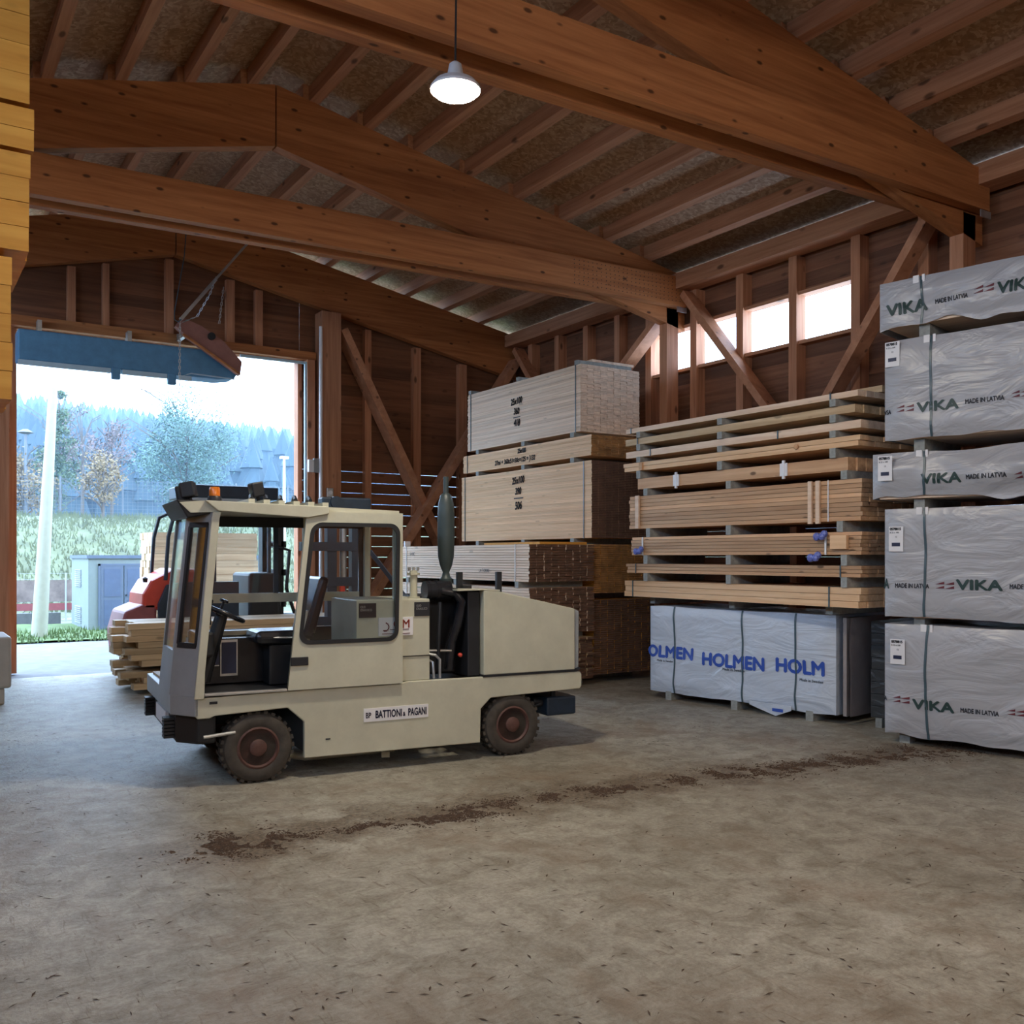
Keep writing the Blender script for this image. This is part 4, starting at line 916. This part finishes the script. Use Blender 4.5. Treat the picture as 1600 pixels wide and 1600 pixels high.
MB().box(1.33, 1.37, .09, .13, .9, 2.48).make('cab_post', NAVY, K)
MB().tube([(2.2, .1, 2.5), (2.2, .1, .9)], .035).make('front_post', NAVY, K)
MB().box(.9, 2.35, .08, 1.1, 2.70, 2.90).box(1.0, 1.05, .5, .55, 2.5, 2.7).box(2.0, 2.05, .5, .55, 2.5, 2.7).make('roof_box', NAVY, K, bev=.02)
MB().lathe((.35, .2, 1.42), [(.03, 0), (.04, .06), (.01, .08)], 'z', 12).make('side_lamp', BLACK, K)
MB().box(1.1, 1.5, .25, .8, .62, 1.1).make('seat', BLACK, K, bev=.05)
mb = MB().box(2.34, 2.44, .1, .3, .08, 2.6).box(2.34, 2.44, .85, 1.05, .08, 2.6).box(2.34, 2.44, .1, 1.05, 2.4, 2.55)
mb.make('mast', BLACK, K)
for z in (.5, 1.0, 1.5, 1.95): MB().box(2.4, 2.48, .1, 1.05, z, z+.1).make('carriage_bar', BLACK, K)
MB().box(1.85, 2.35, .0, .9, .55, 1.55).make('cowl', BLACK, K, bev=.05)
MB().tube([(2.2, .05, 2.0), (2.5, .0, 1.9), (2.45, .0, 1.3), (2.6, .05, .9)], .03).make('hose', BLACK, K)
for x in (2.5, 2.5): pass
for y in (.3, .8): MB().box(2.46, 3.3, y, y+.1, .07, .11).make('fork', NAVY, K)
# ================================================================ OUTSIDE
pack('lumber stack outdoors seen through the loader cab', 4.3, 20.0, .0, 2.3, 2.2, 1.1, 0, 16, ROUGH, 5, .05)
t = empty('utility_shed', (3.9, 24.9, 0), 0, 'small pale shed with blue double door beyond the doorway', 'shed')
MB().box(0, 4.2, 0, 2.6, -.02, 1.78).make('walls', SHED, t); MB().box(-.04, 4.24, -.04, 2.64, 1.76, 1.84).make('roof', SHEDD, t)
for i, x in enumerate((.28, .82)):
    d = MB().box(x, x+.52, -.03, 0, 0, 1.58).make('door', SHEDD, t); MB().box(x+.07, x+.45, -.04, -.03, .12, .74).box(x+.07, x+.45, -.04, -.03, .82, 1.5).make('door_panel', plain('shed_panel', (.07, .095, .15), .6), d)
MB().box(.22, 1.40, -.035, -.001, 1.58, 1.63).box(.22, .275, -.035, -.001, 0, 1.63).box(1.345, 1.40, -.035, -.001, 0, 1.63).make('door_frame', SHEDD, t); MB().cyl((.86, -.06, .85), (.86, -.03, .85), .02).make('lock', BLACK, t)
for z in (.12, 1.05):
    mb = MB()
    for k in range(9): mb.box(-.03, 0, 1.0, 1.9, z+k*.05, z+k*.05+.025)
    mb.make('vent_grille', CREAM_D, t)
# grass, kerb wall, bank, fence, trees and hill
def terrain(name, f, x0, x1, y0, y1, nx, ny, m, lb=None, cat=None, **k):
    vs = [(x0+(x1-x0)*i/nx, y0+(y1-y0)*j/ny, f(x0+(x1-x0)*i/nx, y0+(y1-y0)*j/ny)) for j in range(ny+1) for i in range(nx+1)]
    fs = [(j*(nx+1)+i, j*(nx+1)+i+1, (j+1)*(nx+1)+i+1, (j+1)*(nx+1)+i) for j in range(ny) for i in range(nx)]
    mb = MB(); mb.add(vs, fs); o = mb.make(name, m, smooth=True, **k); tag(o, lb, cat); return o
terrain('grass_strip', lambda x, y: .02+.04*noise.noise(Vector((x*3, y*3, 0))), -8, 40, 22.2, 27.9, 80, 24, GRASS, kind='structure')
rnd = random.Random(5); mb = MB()
for i in range(2600):
    x = rnd.uniform(.5, 9); y = rnd.uniform(21.9, 25.2); h = rnd.uniform(.05, .16); a = rnd.uniform(0, pi)
    mb.add([(x-.02*cos(a), y-.02*sin(a), .0), (x+.02*cos(a), y+.02*sin(a), .0), (x+rnd.uniform(-.04, .04), y, h)], [(0, 1, 2)])
tag(mb.make('grass_tufts', GRASS), 'fringe of green grass tufts along the yard', 'grass', kind='stuff')
tag(MB().box(-3, 3.7, 28.0, 28.2, -.05, .30).make('kerb_wall', CONC), 'low grey concrete wall behind the grass left of the shed', 'wall')
def bank(x, y): 
    k = max(0, min(1, (y-31)/11)); return -.03+3.45*(k*k*(3-2*k))+.12*noise.noise(Vector((x*.5, y*.5, 0)))
terrain('bank', bank, -20, 60, 29.5, 55, 60, 40, DRYGRASS, kind='structure')
mb = MB(); rnd = random.Random(8)
for i in range(6000):
    x = rnd.uniform(1, 16); y = rnd.uniform(32, 43); z = bank(x, y); h = rnd.uniform(.1, .3)
    mb.add([(x-.03, y, z), (x+.03, y, z), (x+rnd.uniform(-.1, .1), y, z+h)], [(0, 1, 2)])
tag(mb.make('bank_grass', DRYGRASS), 'dry grass blades all over the sloping bank', 'grass', kind='stuff')
# fence with banner at the foot of the bank
t = empty('site_fence', (-2, 29.3, 0), 0, 'low mesh fence with orange and white cloth at the foot of the bank', 'fence')
mb = MB()
for i in range(7): mb.cyl((i*1.5, 0, 0), (i*1.5, 0, 1.35), .025, n=6)
mb.make('posts', CREAM_D, t)
MB().box(0, 9, .0, .01, .30, .50).make('red_band', plain('pinkish_red_mesh', (.20, .05, .05), .7), t); MB().box(0, 9, .0, .01, .55, 1.15).make('cloth', plain('patchy_cloth', (.16, .12, .10), .7, vary=.5, sc=2), t)
mb = MB()
for i in range(61): mb.box(i*.15, i*.15+.008, .02, .03, .05, 1.35)
for j in range(9): mb.box(0, 9, .02, .03, .05+j*.16, .058+j*.16)
mb.make('wire_mesh', CREAM_D, t)
WIRE = plain('wire', (.09, .10, .11), .6)
t = empty('hill_fence', (-4, 42.5, 3.35), 0, 'tall grey wire fence along the top of the bank', 'fence')
mb = MB()
for i in range(13): mb.cyl((i*2.4, 0, -.2), (i*2.4, 0, 1.75), .035, n=6)
mb.make('posts', WIRE, t); mb = MB()
for i in range(145): mb.box(i*.2, i*.2+.012, 0, .01, 0, 1.7)
for j in range(12): mb.box(0, 28.8, 0, .01, j*.15, j*.15+.012)
mb.make('wire_mesh', WIRE, t)
def P2(u, Y): return onY(u, Y)
# poles
p0 = Vector((P2(65, 23.5)-.05, 23.5, 0)); ptop = (P2(83, 23.5), 23.5, 5.6)
tag(MB().cyl(p0, ptop, .17, .09, 14).make('light_pole', POLE, smooth=True), 'thick cream pole leaning slightly left of the shed', 'pole')
t = empty('lamp_post', (P2(444, 38), 38, 0), 0, 'thin white lamp post beyond the right side of the doorway', 'lamp post')
MB().cyl((0,0,0), (0,0,5.9), .08, .05, 8).make('pole', WHITE, t); MB().box(-.16, .16, -.1, .1, 5.85, 5.95).make('head', WHITE, t)
t = empty('lamp_post', (P2(40, 44), 44, 3.3), 0, 'small dark lamp post on the bank at the far left', 'lamp post')
MB().cyl((0,0,0), (0,0,3.6), .07, .05, 8).make('pole', WIRE, t); MB().lathe((0,0,3.6), [(.1, 0), (.32, .06), (.1, .2)], 'z', 10).make('head', WIRE, t)
def tree(u, Y, z0, h, rad, mat, lb, n=2600, shape='round', trunkh=.3, ls=.07, seed=1, cat='tree'):
    x = P2(u, Y); t = empty('tree', (x, Y, z0), 0, lb, cat, 'trees beyond the bank'); rnd = random.Random(seed)
    mb = MB(); mb.cyl((0,0,-.3), (.05, 0, h*.4), .04+.009*h, .03+.005*h, 7).cyl((.05, 0, h*.4), (0, 0, h*.8), .03+.005*h, .01, 7)
    br = []
    for i in range(26):
        a = rnd.uniform(0, 2*pi); zz = h*rnd.uniform(trunkh, .85); rr = rad*rnd.uniform(.5, .95)
        e = Vector((cos(a)*rr, sin(a)*rr, zz+rr*.6)); e.z = min(e.z, h*.97); br.append(e); mb.tube([(0, 0, zz*.8), (e.x*.5, e.y*.5, (zz+e.z)/2), e], .022, 4)
    mb.make('trunk', BARK, t); mb = MB()
    cl = []
    for i in range(46):
        while 1:
            q = Vector((rnd.uniform(-1, 1), rnd.uniform(-1, 1), rnd.uniform(-1, 1)))
            if q.length < 1: break
        q = q*(.75+.25*rnd.random()); zc = h*(trunkh+1)/2; zr = h*(1-trunkh)/2
        k = 1 if shape == 'round' else max(.12, 1-(q.z+1)/2)
        cl.append((Vector((q.x*rad*k*.85, q.y*rad*k*.85, zc+q.z*zr*.9)), rad*.26*max(k, .4)))
    for i in range(n):
        c, r = cl[i % len(cl)]; q = Vector((rnd.gauss(0, .55), rnd.gauss(0, .55), rnd.gauss(0, .5)))*r+c
        a = Vector((rnd.uniform(-1, 1), rnd.uniform(-1, 1), rnd.uniform(-1, 1))).normalized()*ls; b_ = a.orthogonal().normalized()*ls*.6
        mb.add([q-a, q+b_, q+a, q-b_], [(0, 1, 2, 3)])
    mb.make('foliage', mat, t)
tree(290, 46.5, 3.3, 6.9, 2.9, LEAF1, 'large round blue-green tree in the middle of the doorway view', 17000, trunkh=.05, ls=.062, seed=2)
tree(93, 50.5, 3.2, 7.6, 2.0, LEAF2, 'tall tapering yellow-green tree behind the cream pole', 9000, 'cone', .04, .07, 3)
tree(128, 47.6, 3.3, 6.2, 1.0, LEAF4, 'thin nearly bare pinkish tree right of the cream pole', 500, trunkh=.2, ls=.06, seed=4)
tree(174, 43.8, 3.3, 5.0, 1.1, LEAF4, 'bare pinkish brown tree left of the round tree', 900, trunkh=.2, ls=.07, seed=5)
tree(160, 41.0, 3.15, 3.3, .9, LEAF3, 'low orange autumn tree in front of the wire fence', 1300, trunkh=.15, ls=.07, seed=6)
tree(33, 44.5, 3.3, 3.2, 1.5, LEAF3, 'yellow autumn bush at the far left of the doorway view', 1500, trunkh=.05, ls=.08, seed=7)
def hillz(x, y): return 3.0+max(0, min(1, (y-60)/140))*(24.5-.055*x)+1.0*noise.noise(Vector((x*.03, y*.03, 0)))
terrain('hill', hillz, -60, 220, 55, 215, 50, 40, plain('forest_floor', (.02, .035, .04), .9, sc=.1), kind='structure')
rnd = random.Random(12); mb = MB()
for i in range(2300):
    y = 62+148*rnd.random()**.8; x = rnd.uniform(-10, 95)*y/200+rnd.uniform(-4, 4); z = hillz(x, y); h = rnd.uniform(3.5, 6.5); r = h*rnd.uniform(.2, .3)
    n = 7; vs = []
    for zz, rr in ((.05, 1), (.35, .62), (.36, .8), (.65, .36), (.66, .5)):
        vs += [(x+cos(2*pi*k/n+zz)*r*rr*rnd.uniform(.8, 1.15), y+sin(2*pi*k/n+zz)*r*rr, z+h*zz) for k in range(n)]
    vs.append((x, y, z+h)); fs = [(j*n+k, j*n+(k+1) % n, (j+1)*n+(k+1) % n, (j+1)*n+k) for j in range(4) for k in range(n)]+[(4*n+k, 4*n+(k+1) % n, 5*n) for k in range(n)]
    mb.add(vs, fs)
tag(mb.make('conifer_forest', FOREST), 'dense bluish conifer forest covering the hill beyond the bank', 'forest', kind='stuff')
m_, n_, b_ = newmat('valley_haze'); n_.nodes.remove(b_); vs_ = N(n_, 'ShaderNodeVolumeScatter'); vs_.inputs[0].default_value = (.50, .74, 1, 1); vs_.inputs['Density'].default_value = .0022
n_.links.new(vs_.outputs[0], n_.nodes['Material Output'].inputs['Volume'])
tag(MB().box(-80, 240, 29, 235, -6, 70).make('valley_haze', m_), 'thin bluish haze over the bank, trees and hill outdoors', 'haze', kind='stuff')
# ================================================================ FLOOR DEBRIS
def fl(u, v):
    d = 1480*CH/(v-870); r = (u-800)/1480*d; return d*FX[0]+r*FY[0], d*FX[1]+r*FY[1]
line = [(300, 1335, .10, 60), (345, 1322, .22, 330), (400, 1315, .22, 420), (450, 1318, .10, 60), (560, 1292, .08, 120), (650, 1282, .14, 260), (720, 1276, .2, 420), (765, 1262, .14, 120), (860, 1245, .1, 160), (940, 1236, .16, 330), (1000, 1228, .1, 140), (1100, 1215, .16, 330), (1200, 1204, .2, 420), (1280, 1195, .18, 330), (1360, 1185, .2, 420), (1440, 1175, .25, 480), (1500, 1170, .25, 300)]
rnd = random.Random(21); mb = MB()
for (a, b) in zip(line, line[1:]):
    pa, pb = Vector(fl(a[0], a[1])), Vector(fl(b[0], b[1])); n = int((a[3]+b[3])*3.2)
    for i in range(n):
        k = rnd.random(); p = pa+(pb-pa)*k; sp = a[2]+(b[2]-a[2])*k
        x = p.x+rnd.gauss(0, sp*.6); y = p.y+rnd.gauss(0, sp*.6)+.12*noise.noise(Vector((p.x*2.2, 3, 0)))
        if noise.noise(Vector((x*5, y*5, 1)))+.55*noise.noise(Vector((x*16, y*16, 4))) < -.02: continue
        s_ = rnd.uniform(.0015, .006)*(1.8 if rnd.random() < .06 else 1); l = s_*rnd.uniform(1, 3); a_ = rnd.uniform(0, pi)
        ca, sa = cos(a_), sin(a_)
        vs = [(x+ca*l, y+sa*l, .001), (x-sa*s_, y+ca*s_, .001), (x-ca*l, y-sa*l, .001), (x+sa*s_, y-ca*s_, .001), (x+rnd.uniform(-.3, .3)*s_, y, s_*rnd.uniform(.4, 1.0)+.002)]
        mb.add(vs, [(0, 1, 4), (1, 2, 4), (2, 3, 4), (3, 0, 4)])
tag(mb.make('debris', SOIL), 'trail of dark soil and bark crumbs running across the floor', 'debris', kind='stuff')
mb = MB()
for i in range(900):
    d = rnd.uniform(3.2, 11); r = rnd.uniform(-.56, .56)*d; x = d*FX[0]+r*FY[0]; y = d*FX[1]+r*FY[1]; a_ = rnd.uniform(0, pi); l = rnd.uniform(.008, .035); s_ = rnd.uniform(.002, .006)
    if x > 8.0 or (x > 7.0 and y > 10) : continue
    ca, sa = cos(a_), sin(a_)
    mb.add([(x+ca*l, y+sa*l, .002), (x-sa*s_, y+ca*s_, .004), (x-ca*l, y-sa*l, .002), (x+sa*s_, y-ca*s_, .004)], [(0, 1, 2, 3)])
tag(mb.make('splinters', SOIL), 'scattered splinters and straw bits all over the floor', 'splinters', kind='stuff')
bpy.context.view_layer.update()
